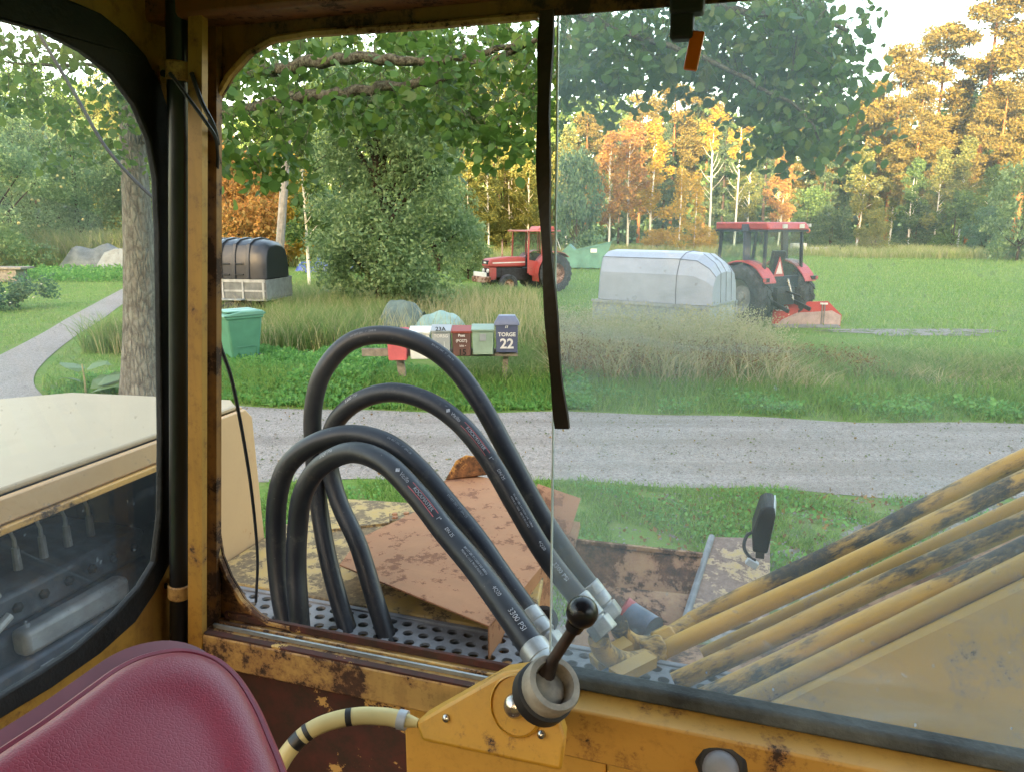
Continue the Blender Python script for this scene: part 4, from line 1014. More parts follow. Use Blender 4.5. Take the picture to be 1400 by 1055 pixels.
# old red tractor: x forward, y left
YR = 29.0
rp = gnd(712, 399); rt = thing('red_tractor', 'old faded red tractor with red cab and white front bumper bar', 'tractor', (gx(727, 29.3, .5), 29.3, 0), math.radians(180+30))
for s_ in (-1, 1):
    wheel(rt, (-.55, s_*.72, .72), .74, .36, .42, 'rim_rusty', 20, s_)
    wheel(rt, (1.45, s_*.68, .37), .38, .22, .20, 'rim_rusty', 0, s_)
    fd = MB(); pts = []
    for k in range(9):
        t = math.radians(-35+150*k/8); pts.append((-.55+.84*math.cos(t+.3), .72+.84*math.sin(t+.3)))
    for k in range(8):
        (x0, z0), (x1, z1) = pts[k], pts[k+1]
        fd.prism([(x0, s_*.46, z0), (x1, s_*.46, z1), (x1, s_*.94, z1), (x0, s_*.94, z0)], (0, 0, -.025))
    fd.build('fender', 'tractor_red', rt)
MB().span((-.85, -.26, .45), (1.5, .26, .92)).build('transmission', 'engine_dark', rt, bevel=.03)
MB().span((.55, -.22, .60), (1.75, .22, 1.02)).build('engine_block', 'engine_dark', rt, bevel=.02)
hdm = [(.45, .98), (.45, 1.34), (1.2, 1.36), (1.95, 1.30), (2.05, 1.18), (2.05, 1.0)]
bon = MB().prism([(x, -.30, z) for x, z in hdm], (0, .60, 0)).build('bonnet', 'tractor_red', rt, bevel=.05)
for s_ in (-1, 1): MB().span((.5, s_*.302, 1.13), (1.9, s_*.310, 1.17)).build('bonnet_stripe', 'white_paint', bon)
MB().span((2.02, -.24, 1.10), (2.06, .24, 1.24)).build('front_badge', 'engine_dark', bon); MB().span((2.055, -.10, 1.13), (2.067, .10, 1.19)).build('badge_plate', 'white_paint', bon)
gl_ = MB().span((1.72, -.27, .52), (2.0, .27, .98)).build('grille', 'tractor_red', rt, bevel=.02)
MB().span((1.99, -.22, .56), (2.015, .22, .96)).build('grille_mesh', 'engine_dark', gl_)
for s_ in (-1, 1): MB().lathe([(.075, 0), (.08, .03), (.06, .05), (.001, .055)], (2.015, s_*.17, .86), (1, 0, 0), 14).build('headlight', 'lamp_glass', gl_)
MB().span((2.02, -.42, .44), (2.42, .42, .66)).build('front_weight', 'rim_rusty', rt, bevel=.03)
MB().bar((2.30, -.45, .74), (2.26, .45, .74), .05, .16).build('bumper_bar', 'white_paint', rt, bevel=.01)
MB().bar((1.5, -.62, .42), (1.5, .62, .42), .10, .10).build('front_axle', 'engine_dark', rt)
MB().cyl((1.25, -.12, 1.34), (1.25, -.12, 2.0), .03, .03, 10).build('exhaust', 'rim_rusty', rt)
# cab
cb0, cb1, cw = -.75, .55, .62
zc0, zc1 = .75, 2.28
MB().prism([(cb0-.12, -cw-.08, zc1), (cb1+.14, -cw-.08, zc1), (cb1+.14, cw+.08, zc1), (cb0-.12, cw+.08, zc1)], (0, 0, .06)).build('cab_roof', 'roof_red', rt, bevel=.02)
MB().prism([(cb0-.1, -.35, zc1+.06), (-.05, -.35, zc1+.06), (-.15, -.30, zc1+.20), (cb0, -.30, zc1+.20)], (0, .70, 0)).build('roof_hatch', 'roof_red', rt, bevel=.02)
for x, z_, xt in ((cb1, .75, cb1-.05), (-.05, .55, -.10), (cb0, 1.1, cb0+.05)):
    for s_ in (-1, 1): MB().bar((x, s_*cw, z_), (xt, s_*(cw-.03), zc1), .05, .05).build('cab_pillar', 'tractor_red', rt)
for s_ in (-1, 1):
    dr = MB().prism([(-.03, s_*(cw+.01), .55), (cb1-.03, s_*(cw+.01), .70), (cb1-.03, s_*(cw+.01), 1.25), (-.03, s_*(cw+.01), 1.15)], (0, s_*.02, 0)).build('cab_door', 'tractor_red', rt)
    MB().prism([(-.02, s_*(cw), 1.16), (cb1-.03, s_*(cw), 1.26), (cb1-.06, s_*(cw-.02), 2.24), (-.08, s_*(cw-.02), 2.24)], (0, s_*.006, 0)).build('window', 'glass_cab', dr)
    MB().prism([(cb0+.04, s_*cw, 1.45), (-.09, s_*cw, 1.2), (-.13, s_*(cw-.02), 2.24), (cb0+.08, s_*(cw-.02), 2.24)], (0, s_*.006, 0)).build('window', 'glass_cab', rt)
    fr = MB()
    P4 = [(cb0+.10, s_*(cw+.012), 1.42), (-.12, s_*(cw+.012), 1.22), (-.15, s_*(cw-.012), 2.2), (cb0+.12, s_*(cw-.012), 2.2)]
    for k in range(4): fr.bar(P4[k], P4[(k+1) % 4], .03, .03)
    fr.build('window_frame', 'roof_red', rt)
ws = MB().prism([(cb1+.005, -cw+.03, 1.30), (cb1+.005, cw-.03, 1.30), (cb1-.045, cw-.05, 2.24), (cb1-.045, -cw+.05, 2.24)], (.006, 0, 0)).build('windscreen', 'glass_cab', rt)
MB().prism([(cb0-.005, -cw+.03, 1.20), (cb0-.005, cw-.03, 1.20), (cb0+.045, cw-.05, 2.24), (cb0+.045, -cw+.05, 2.24)], (.006, 0, 0)).build('rear_window', 'glass_cab', rt)
MB().span((cb0+.15, -.22, .95), (-.25, .22, 1.05)).bar((cb0+.18, 0, 1.0), (cb0+.12, 0, 1.45), .4, .08).build('seat', 'tractor_black', rt, bevel=.02)
MB().lathe([(.17, -.012), (.185, 0), (.17, .012), (.155, 0), (.17, -.012)], (.22, 0, 1.42), (-.5, 0, 1), 20).bar((.22, 0, 1.42), (.40, 0, 1.15), .03, .03).build('steering_wheel', 'tractor_black', rt)
MB().tube([(cb0-.35, .35, 1.6), (cb0-.1, .32, 2.2)], .02, 6).tube([(cb0-.55, .3, 1.2), (cb0-.2, .3, 1.25)], .04, 6).build('rear_linkage', 'white_paint', rt)

# newer tractor with black cab, seen from behind
bt = thing('black_cab_tractor', 'tractor with black cab, red roof and red rear fenders beside the silver trailer', 'tractor', (gx(1043, 19.6, .6), 19.6, 0), math.radians(90+32))
for s_ in (-1, 1):
    wheel(bt, (0, s_*.82, .80), .82, .46, .46, 'rim_grey', 18, s_)
    wheel(bt, (2.35, s_*.80, .56), .57, .34, .32, 'rim_grey', 14, s_)
    fd = MB(); pts = []
    for k in range(9):
        t = math.radians(55+98*k/8); pts.append((.92*math.cos(t), .80+.92*math.sin(t)))
    for k in range(8):
        (x0, z0), (x1, z1) = pts[k], pts[k+1]
        fd.prism([(x0, s_*.56, z0), (x1, s_*.56, z1), (x1, s_*.98, z1), (x0, s_*.98, z0)], (0, 0, -.04))
    f_ = fd.build('fender', 'newer_red', bt)
    MB().box((-.80, s_*.92, 1.26), (.05, .22, .10)).build('tail_light', 'tractor_black', f_); MB().box((-.83, s_*1.0, 1.26), (.03, .08, .08)).build('tail_lens', 'newer_red', f_)
MB().span((-.45, -.30, .45), (2.6, .30, 1.0)).build('chassis', 'tractor_black', bt, bevel=.03)
MB().prism([(.95, -.36, 1.0), (.95, -.36, 1.55), (2.6, -.33, 1.42), (2.75, -.33, 1.25), (2.75, -.33, 1.0)], (0, .70, 0)).build('bonnet', 'newer_red', bt, bevel=.05)
zc0, zc1, cw = 1.25, 2.42, .74
b0, b1 = -.55, .95
MB().prism([(b0-.10, -cw-.03, zc1), (b1+.12, -cw-.03, zc1), (b1+.12, cw+.03, zc1), (b0-.10, cw+.03, zc1)], (0, 0, .05)).build('roof_base', 'tractor_black', bt)
rf = MB().prism([(b0-.12, -cw-.05, zc1+.05), (b1+.14, -cw-.05, zc1+.05), (b1+.08, -cw+.02, zc1+.24), (b0-.06, -cw+.02, zc1+.24)], (0, 2*cw+.06, 0)).build('cab_roof', 'newer_red', bt, bevel=.04)
MB().span((b0+.50, -cw-.062, zc1+.02), (b0+.72, cw+.062, zc1+.20)).build('roof_band', 'tractor_navy', rf)
for y_ in (-.45, .2): MB().box((b0-.125, y_, zc1+.14), (.03, .16, .10)).build('work_light', 'lamp_glass', rf)
MB().box((b0-.05, -cw-.09, zc1+.16), (.07, .08, .08)).build('corner_light', 'lamp_glass', rf); MB().ball((b0-.02, -cw-.10, zc1+.02), .06, 12).build('indicator', 'orange_lamp', rf)
for s_ in (-1, 1):
    MB().bar((b0, s_*(cw-.02), zc0), (b0+.04, s_*(cw-.06), zc1), .06, .07).build('cab_pillar', 'tractor_black', bt)
    MB().bar((b0+.52, s_*cw, zc0-.1), (b0+.60, s_*(cw-.02), zc1), .06, .22, (0, 1, 0)).build('cab_pillar', 'tractor_navy', bt)
    MB().bar((b1+.10, s_*(cw-.10), zc0-.2), (b1-.02, s_*(cw-.06), zc1), .07, .06).build('cab_pillar', 'tractor_black', bt)
    MB().prism([(b0+.05, s_*(cw-.02), zc0+.1), (b0+.42, s_*cw, zc0+.1), (b0+.5, s_*(cw-.03), zc1), (b0+.07, s_*(cw-.05), zc1)], (0, .006, 0)).build('side_window', 'glass_cab', bt)
    MB().prism([(b0+.66, s_*cw, zc0-.3), (b1+.06, s_*(cw-.08), zc0-.3), (b1-.03, s_*(cw-.06), zc1), (b0+.70, s_*(cw-.03), zc1)], (0, .006, 0)).build('door_glass', 'glass_cab', bt)
    MB().span((b0+.5, s_*cw-.03, .9), (b1+.05, s_*cw+.01, zc0-.28)).build('door_lower', 'tractor_navy', bt)
MB().prism([(b0-.006, -cw+.05, zc0+.08), (b0-.006, cw-.05, zc0+.08), (b0+.034, cw-.09, zc1), (b0+.034, -cw+.09, zc1)], (.006, 0, 0)).build('rear_window', 'glass_cab', bt)
MB().prism([(b1+.09, -cw+.13, zc0), (b1+.09, cw-.13, zc0), (b1-.02, cw-.09, zc1), (b1-.02, -cw+.09, zc1)], (.006, 0, 0)).build('windscreen', 'glass_cab', bt)
MB().span((b0-.03, -cw+.02, 1.02), (b0+.08, cw-.02, zc0+.07)).build('rear_panel', 'tractor_black', bt, bevel=.02)
MB().span((b0+.10, -.60, .95), (b1, .60, 1.12)).build('cab_floor', 'cab_lining', bt)
MB().span((b0+.2, -.25, 1.12), (b0+.65, .25, 1.35)).bar((b0+.25, 0, 1.35), (b0+.15, 0, 1.95), .46, .12).build('seat', 'tractor_black', bt, bevel=.03)
MB().lathe([(.18, -.014), (.195, 0), (.18, .014), (.165, 0), (.18, -.014)], (b1-.42, 0, 1.68), (-.5, 0, 1), 20).bar((b1-.42, 0, 1.68), (b1-.1, 0, 1.2), .08, .08).build('steering_wheel', 'tractor_black', bt)
tri = lambda s_, x: [(x, -.20*s_+.20, 1.32-.0+.17*(1-s_)), (x, .20*s_+.20, 1.32+.17*(1-s_)), (x, .20, 1.32+.17*(1-s_)+.50*s_)]
sg = MB().prism(tri(1.0, b0-.05), (.01, 0, 0)).build('warning_triangle', 'newer_red', bt); MB().prism(tri(.62, b0-.056), (.004, 0, 0)).build('triangle_centre', 'sign_white', sg)
MB().cyl((-.62, -.12, 1.25), (-.78, -.2, .72), .03, .03, 10).build('lift_ram', 'chrome', bt)
MB().bar((-.4, .38, .75), (-1.15, .42, .50), .06, .10).bar((-.4, -.38, .75), (-1.15, -.42, .50), .06, .10).bar((-.45, 0, 1.0), (-1.15, 0, .85), .05, .05).span((-.7, -.34, .6), (-.4, .34, 1.05)).build('rear_linkage', 'engine_dark', bt, bevel=.01)
# red levelling blade behind it
bl_p = gnd(1104, 447)
bd = thing('levelling_blade', 'red box blade with worn pale steel face behind the black cab tractor', 'blade', (bl_p.x, bl_p.y+.1, .0), math.radians(-4))
hw = .88
MB().prism([(-hw, -.02, .03), (hw-.02, -.02, .02), (hw, -.02, .30), (hw-.38, -.02, .66), (-hw, -.02, .60)], (0, .05, 0)).build('back_plate', 'blade_red', bd, bevel=.006)
MB().prism([(-hw+.12, -.0235, .05), (hw-.03, -.0235, .04), (hw-.02, -.0235, .29), (hw-.26, -.0235, .42), (.15, -.0235, .38), (-.25, -.0235, .36), (-hw+.25, -.0235, .18)], (0, .003, 0)).build('worn_face', 'blade_worn', bd)
MB().prism([(-hw, -.02, .0), (-hw, -.30, .0), (-hw, -.30, .03), (-hw, -.05, .06)], (2*hw-.1, 0, 0)).build('cutting_edge', 'rim_grey', bd)
for x in (.36, .42): MB().span((x-.01, -.06, .06), (x+.01, -.02, .60)).build('rib', 'rim_grey', bd)
MB().span((.30, -.08, .58), (.48, -.02, .62)).build('bracket', 'white_paint', bd)
MB().bar((-.05, .05, .45), (-.5, .85, .6), .08, .10).bar((.4, .05, .45), (-.1, .85, .6), .08, .10).build('draw_bar', 'tractor_red', bd)
text_mb('620', .19, lambda a, b: (-.66+a*1.2, -.024, .46+b), 'CENTER', .004).build('lettering', 'sign_white', bd)

# ------------------------------------------------------------------ other things around the field
ps = gnd(800, 353); Ysk = 42
sk = thing('green_skip', 'green steel skip container standing at the forest edge', 'skip', (gx(801, Ysk, .6), Ysk, 0), math.radians(-8))
MB().prism([(-1.25, -.8, .15), (.95, -.8, .15), (1.40, -.8, 1.55), (.2, -.8, 1.25), (-.6, -.8, 1.10), (-1.28, -.8, 1.02)], (0, 1.6, 0)).build('body', 'skip_green', sk, bevel=.02)
MB().prism([(-1.30, -.84, 1.02), (-.9, -.84, 1.42), (-.5, -.84, 1.06)], (0, 1.68, 0)).build('gable', 'skip_green', sk)
MB().bar((-.6, -.82, 1.12), (1.4, -.82, 1.57), .05, .06).build('rim', 'skip_green', sk)
for x in (-.9, -.3, .3, .9): MB().span((x-.03, -.84, .2), (x+.03, -.80, 1.0)).build('rib', 'skip_green', sk)
MB().span((.28, -.815, 1.0), (.62, -.806, 1.2)).build('sign_plate', 'sticker', sk)
for x in (-1.0, .7): MB().span((x, -.7, 0), (x+.3, .7, .15)).build('skid', 'engine_dark', sk)
def lump(name, label, cat, px, Y, w_, h_, dep, mat, seed, rz=0, ridge=.6, skew=0.0):
    r_ = random.Random(seed); N, Mm = 26, 16; vs = []; fs = []
    ctrl = [r_.uniform(.72, 1.0) for _ in range(7)]
    for i in range(N+1):
        x = -1+2*i/N; u_ = (x+1)*3; c_ = ctrl[int(min(5, u_))]*(1-u_ % 1)+ctrl[min(6, int(u_)+1)]*(u_ % 1)
        for j in range(Mm+1):
            y = -1+2*j/Mm
            hgt = c_*max(0, 1-abs(x+skew)**3.5)**.7*max(0, 1-abs(y)**1.6)**ridge
            wr = .035*math.sin(x*9+y*4+seed)+.03*math.sin(y*8-x*5)
            vs.append((x*w_/2, y*dep/2*(1-.2*x*x), max(0, h_*(hgt+wr*min(1, hgt*3)))))
    for i in range(N):
        for j in range(Mm): fs.append((i*(Mm+1)+j, (i+1)*(Mm+1)+j, (i+1)*(Mm+1)+j+1, i*(Mm+1)+j+1))
    o = MB().add(vs, fs).build(name, mat, None, angle=50); o.location = (gx(px, Y, .4), Y, 0); o.rotation_euler = (0, 0, rz)
    return tag(o, label, cat)
lump('covered_boat', 'pale green tarp heap beside the mailboxes, its sloping end to the field', 'tarp', 608, 16.6, 1.35, .82, 1.6, 'tarp_green', 3, .2, .9, .15)
lump('tarp_heap', 'dull grey-green tarp heap under the bushy tree', 'tarp', 545, 17.2, 1.25, .95, 1.4, 'tarp_green2', 5, -.2, .8, -.2)
th = lump('tarp_pile', 'long grey tarpaulin pile beyond the driveway', 'tarp', 150, 42, 5.2, 1.55, 2.6, 'tarp_grey', 8, .1, .9)
MB().prism([(-.3, -1.32, .12), (2.3, -1.30, .15), (2.3, -1.0, 1.1), (.8, -1.0, 1.22), (.2, -1.05, 1.0)], (0, .1, .02)).build('tarp_flap', 'tarp_light', th, bevel=.02)
for k, (px, Y, sx, sz, lb) in enumerate(((1091, 62, 1.15, .9, 'squarish pale concrete block at the forest edge behind the tractor'), (1121, 62, 2.2, .55, 'long low pale concrete block at the forest edge'))):
    o = MB().box((0, 0, sz/2), (sx, .8, sz)).build('concrete_block', 'concrete', None, bevel=.06); o.location = (gx(px, Y, .3), Y, 0); tag(o, lb, 'block')
o = MB().tube([(0, 0, -.3), (.9, 0, 6.2)], [.16, .12], 10).build('leaning_pole', 'pole_grey'); o.location = (gx(371, 26, 1.8), 26, 0); tag(o, 'grey leaning wooden pole behind the black trailer lid', 'pole')
o = MB().span((-.6, -.4, .0), (.6, .4, .55)).span((-.9, -.5, .56), (.9, .5, .66)).build('garden_bench', 'timber', None, bevel=.02); o.location = (gx(12, 34, .3), 34, 0); tag(o, 'small weathered slab table at the garden edge', 'table')
for k, (px, Y, s_, lb) in enumerate(((452, 40, 1.0, 'blue tarp glimpsed through the shrubs near the birch trunk'), (424, 41, .6, 'small blue drum glimpsed beside the birch trunk'))):
    lump('blue_tarp', lb, 'tarp', px, Y, 2.6*s_, .75*s_+.15, 1.2, 'blue_paint', 20+k, 0, .5)
# ------------------------------------------------------------------ vegetation
def basis(n, rng):
    """random orthonormal frames (N,3,3): long axis, width axis, normal"""
    a = rng.normal(size=(n, 3)); a /= np.linalg.norm(a, axis=1, keepdims=True)
    b = rng.normal(size=(n, 3)); b -= a*(a*b).sum(1, keepdims=True); b /= np.linalg.norm(b, axis=1, keepdims=True)
    return a, b
LEAF6 = np.array([(0, 0, 0), (.42, .22, .04), (.50, .52, .06), (.26, .86, .03), (0, 1.05, -.06), (-.26, .86, .03), (-.50, .52, .06), (-.42, .22, .04)])
LEAF4 = np.array([(0, 0, 0), (.5, .45, .05), (0, 1, 0), (-.5, .45, .05)])
def leaves(P, size, rng, shape=LEAF4, aspect=.6, droop=0.0, jit=.35):
    n = len(P); a, b = basis(n, rng)
    if droop: a[:, 2] -= droop; a /= np.linalg.norm(a, axis=1, keepdims=True); b -= a*(a*b).sum(1, keepdims=True); b /= np.linalg.norm(b, axis=1, keepdims=True)
    c = np.cross(a, b); s = (size*(1+rng.uniform(-jit, jit, n)))[:, None, None]
    sh = shape[None]
    V_ = P[:, None, :] + s*(sh[..., 0:1]*aspect*b[:, None] + sh[..., 1:2]*a[:, None] + sh[..., 2:3]*c[:, None])
    k = len(shape); F_ = np.arange(n*k).reshape(n, k)
    return V_.reshape(-1, 3), F_
def shell(cs, rs, n, rng, inner=.55, flat=1.0):
    """n points spread over clumps, near their surfaces"""
    cs = np.asarray(cs, float); rs = np.asarray(rs, float); w_ = rs**2; idx = rng.choice(len(cs), n, p=w_/w_.sum())
    d = rng.normal(size=(n, 3)); d /= np.linalg.norm(d, axis=1, keepdims=True)
    r = rs[idx]*(inner+(1-inner)*rng.random(n)**.5)*(1+.12*rng.normal(size=n))
    P = cs[idx] + d*r[:, None]*np.array([1, 1, flat]); return P
def blades(P, hgt, wid, rng, lean_=.35, name='grass', mat='grass', parent=None):
    n = len(P); an = rng.uniform(0, 2*math.pi, n); la = rng.uniform(0, 2*math.pi, n); h = hgt*(.55+.7*rng.random(n)) if np.isscalar(hgt) else hgt
    ln = h*lean_*(.3+rng.random(n)); w_ = wid*(.6+.8*rng.random(n))
    dx, dy = np.cos(an)*w_/2, np.sin(an)*w_/2; lx, ly = np.cos(la)*ln, np.sin(la)*ln
    V_ = np.zeros((n, 5, 3)); z = np.zeros(n)
    V_[:, 0] = P + np.stack([-dx, -dy, z], 1); V_[:, 1] = P + np.stack([dx, dy, z], 1)
    V_[:, 2] = P + np.stack([dx*.8+lx*.35, dy*.8+ly*.35, h*.58], 1); V_[:, 3] = P + np.stack([-dx*.8+lx*.35, -dy*.8+ly*.35, h*.58], 1)
    V_[:, 4] = P + np.stack([lx, ly, h*(1-.15*lean_)], 1)
    # quad as two tris + tip: use triangles
    i = np.arange(n)[:, None]*5
    F_ = np.concatenate([i+np.array([[0, 1, 2]]), i+np.array([[0, 2, 3]]), i+np.array([[3, 2, 4]])], 0)
    return V_.reshape(-1, 3), F_
def hz(P): return np.array(hground(P[:, 0], P[:, 1]))
def merge(parts):
    vs, fs, o = [], [], 0
    for v, f in parts: vs.append(v); fs.append(f+o); o += len(v)
    return np.concatenate(vs), np.concatenate(fs)

# ---- the big tree by the driveway: trunk, limbs, hanging leaves over the road side of the cab
tb = gnd(196, 552); TX, TY = tb.x, tb.y
ar = thing('roadside_tree', 'big tree with lichen-grey trunk by the driveway, leafy limbs hanging over the view', 'tree', (TX, TY, 0))
off = Vector((TX, TY, 0))
tp_ = catmull([(0, 0, -.2), (.02, 0, .3), (.10, .0, 1.2), (.20, 0, 2.6), (.30, -.05, 4.2), (.45, -.1, 6.2), (.5, -.1, 9.5)], 6)
rr_ = [.36-.30*min(1, k/36)**.9 + (.10*math.exp(-k/3.0)) for k in range(len(tp_))]
mb = MB().tube(tp_, rr_, 28)
trk = mb.build('trunk', 'bark', ar, angle=70)
limbs = [
 ([(190,150,10.6),(300,109,8.4),(380,95,7.2),(440,84,6.7),(500,80,6.4),(570,85,6.3),(620,82,6.2),(680,66,6.2),(760,50,6.2)], .075, .018),
 ([(200,190,10.4),(300,160,8.4),(380,138,7.2),(460,128,6.7),(530,120,6.5),(590,110,6.3),(640,92,6.2),(700,70,6.2),(760,40,6.2)], .070, .016),
 ([(210,120,10.6),(330,40,8.2),(500,-10,7.0),(700,-30,6.4),(900,-10,6.1),(1050,20,6.0),(1160,40,6.0)], .075, .015),
 ([(700,-30,6.4),(820,30,6.0),(930,70,5.8),(1020,110,5.7),(1090,150,5.7),(1120,190,5.7)], .030, .008),
 ([(210,60,10.6),(120,20,9.0),(20,10,8.0),(-80,20,7.5)], .05, .02),
 ([(215,100,10.5),(120,90,9.2),(60,90,8.6),(-20,80,8.4)], .03, .01),
]
LP = []
for pts, r0, r1 in limbs:
    path = catmull([atd(*q)-off for q in pts], 6); n_ = len(path)
    jit = [p+Vector((rnd.uniform(-.02, .02), rnd.uniform(-.02, .02), rnd.uniform(-.02, .02))) for p in path]
    MB().tube(jit, [r0+(r1-r0)*k/(n_-1) for k in range(n_)], 9).build('branch', 'bark_branch', ar, angle=70)
    LP.append(jit)
# hanging twigs given as photo regions with their real distance: (px0,px1,py0,py1,d0,d1,count of sprays)
regions = [
 (300, 740, 20, 125, 6.9, 9.5, 194), (300, 740, 30, 140, 5.6, 6.4, 31), (300, 420, 120, 225, 6.0, 7.6, 40), (330, 400, 195, 245, 6.2, 6.8, 12), (420, 640, 115, 165, 6.4, 8.6, 53),
 (600, 745, 90, 195, 5.6, 7.2, 53), (640, 735, 185, 215, 6.0, 6.6, 8),
 (760, 1130, -10, 95, 5.6, 8.2, 256), (990, 1185, 10, 130, 5.6, 7.0, 78), (900, 1010, 85, 120, 5.8, 6.8, 12), (1030, 1180, 110, 190, 5.6, 6.6, 59), (1080, 1150, 180, 212, 5.8, 6.2, 8), (760, 900, 85, 125, 6, 7.2, 22), (770, 800, 120, 150, 5.8, 6.6, 3),
 (-20, 215, 10, 140, 7.0, 10.0, 82), (60, 215, 120, 225, 8.0, 10.0, 32), (0, 60, 100, 140, 8, 9, 10),
]
rng = np.random.default_rng(5)
near_pts = []; shade_pts = []
for (x0, x1, y0, y1, d0, d1, cnt) in regions:
    for _ in range(cnt):
        px, py, d = rnd.uniform(x0, x1), rnd.uniform(y0, y1), rnd.uniform(d0, d1)
        p = atd(px, py, d)-off
        m_ = rnd.randint(9, 17); dr = Vector((rnd.uniform(-1, 1), rnd.uniform(-1, 1), rnd.uniform(-.9, -.1))).normalized()
        L = rnd.uniform(.18, .42)
        for k in range(m_):
            q = p + dr*L*(k/m_) + Vector((rnd.gauss(0, .06), rnd.gauss(0, .06), rnd.gauss(0, .05)))
            (shade_pts if x0 >= 755 else near_pts).append((q.x, q.y, q.z))
allp = np.array(near_pts); shp = np.array(shade_pts)
# the 300 nearest leaves are objects of their own
fullp = np.concatenate([allp, shp]); kloc = np.array([0-TX, 0-TY, KZ])
dist = np.linalg.norm(fullp-kloc, axis=1); order = np.argsort(dist); big = order[:300]
isn = np.zeros(len(fullp), bool); isn[big] = True
lm = []
for v_ in range(3):
    me = bpy.data.meshes.new('leaf'); sh = LEAF6.copy(); sh[:, 0] *= (.82, .95, .88)[v_]; sh[:, 2] *= (1, 2.2, -1.4)[v_]
    me.from_pydata([tuple(x) for x in sh], [], [tuple(range(8))]); me.materials.append(M['leaf_near']); lm.append(me)
for j, i in enumerate(big):
    o = bpy.data.objects.new('leaf', lm[j % 3]); COL.objects.link(o); o.parent = ar; o.location = fullp[i]
    o.rotation_euler = (rnd.uniform(1.9, 4.4), rnd.uniform(-.7, .7), rnd.uniform(0, 6.28)); s_ = rnd.uniform(.065, .095); o.scale = (s_, s_, s_)
v, f = leaves(fullp[~isn], .078, rng, LEAF6, .84, .5, .5)
cr = arr_mesh('crown', v, f, 'leaf_near', ar); cr['kind'] = 'stuff'
# twigs
mb = MB()
for i in range(0, len(fullp), 9):
    p = Vector(fullp[i]); q = p + Vector((rnd.uniform(-.3, .3), rnd.uniform(-.1, .3), rnd.uniform(.1, .4)))
    mb.tube([p, p.lerp(q, .5)+Vector((0, 0, .03)), q], [.0015, .0025, .004], 4, False)
tw = mb.build('twigs', 'bark_branch', ar); tw['kind'] = 'stuff'
# upper crown out of view, closing the tree
cs = [(1.5+rnd.gauss(0, 2.4), -2+rnd.gauss(0, 2.4), rnd.uniform(6.6, 10.5)) for _ in range(40)]
v, f = leaves(shell(cs, [rnd.uniform(.7, 1.3) for _ in cs], 9000, rng, .4), .13, rng, LEAF4, .9)
o = arr_mesh('crown_top', v, f, 'leaf_near', ar); o['kind'] = 'stuff'

# ---- generic trees
def limb_tree(name, label, px, Y, H, trunk_r, clumps, rads, nleaf, lsize, leafmat, bark, group=None, aspect=.6, lean_x=0.0, inner=.5, flat=.9, seed=1, limbs_n=7, x=None):
    r_ = np.random.default_rng(seed); q = random.Random(seed)
    X = gx(px, Y, 0) if x is None else x
    t = thing(name, label, 'tree', (X, Y, float(hground(np.array(X), np.array(Y)))), 0, group)
    path = catmull([(0, 0, -.2), (lean_x*.2+q.uniform(-.08, .08), 0, H*.25), (lean_x*.5+q.uniform(-.1, .1), q.uniform(-.1, .1), H*.55), (lean_x, 0, H*.96)], 5)
    tm = MB().tube(path, [trunk_r*(1-.85*k/(len(path)-1)) for k in range(len(path))], 9)
    cl = list(clumps)
    for k in range(min(limbs_n, len(cl))):
        c = Vector(cl[k]); b0 = path[min(len(path)-2, max(1, int((c.z/H-.12)*len(path))))]
        tm.tube([b0, b0.lerp(c, .55)+Vector((0, 0, .1)), c], [trunk_r*.32, trunk_r*.2, trunk_r*.08], 5, False)
    tm.build('trunk', bark, t, angle=70)
    v, f = leaves(shell(cl, rads, nleaf, r_, inner, flat), lsize, r_, LEAF4, aspect, .25)
    arr_mesh('crown', v, f, leafmat, t)
    return t
q = random.Random(3)
# bushy tree behind the mailboxes
cl = []; rd = []
for _ in range(95):
    z = q.uniform(.7, 6.3); wdt = 2.35*(1-.45*max(0, (z-3.6)/3.2)) if z > 1.4 else 1.5
    a = q.uniform(0, 6.28); r = wdt*q.uniform(.25, 1.0); cl.append((.1+r*math.cos(a), r*math.sin(a)*.8, z)); rd.append(q.uniform(.4, .85))
mt = limb_tree('bushy_tree', 'dense green bushy tree with dark trunk behind the mailboxes', 527, 21.0, 7.6, .27, cl, rd, 52000, .12, 'leaf_mid', 'bark_dark', aspect=.5, inner=.3, seed=4, limbs_n=16)
cl = [(q.gauss(0, 1.5), q.gauss(0, 1.5), q.uniform(5.8, 9.5)) for _ in range(26)]
v, f = leaves(shell(cl, [q.uniform(.6, 1.1) for _ in cl], 9000, rng, .35), .12, rng, LEAF4, .55)
arr_mesh('crown_top', v, f, 'leaf_mid', mt)

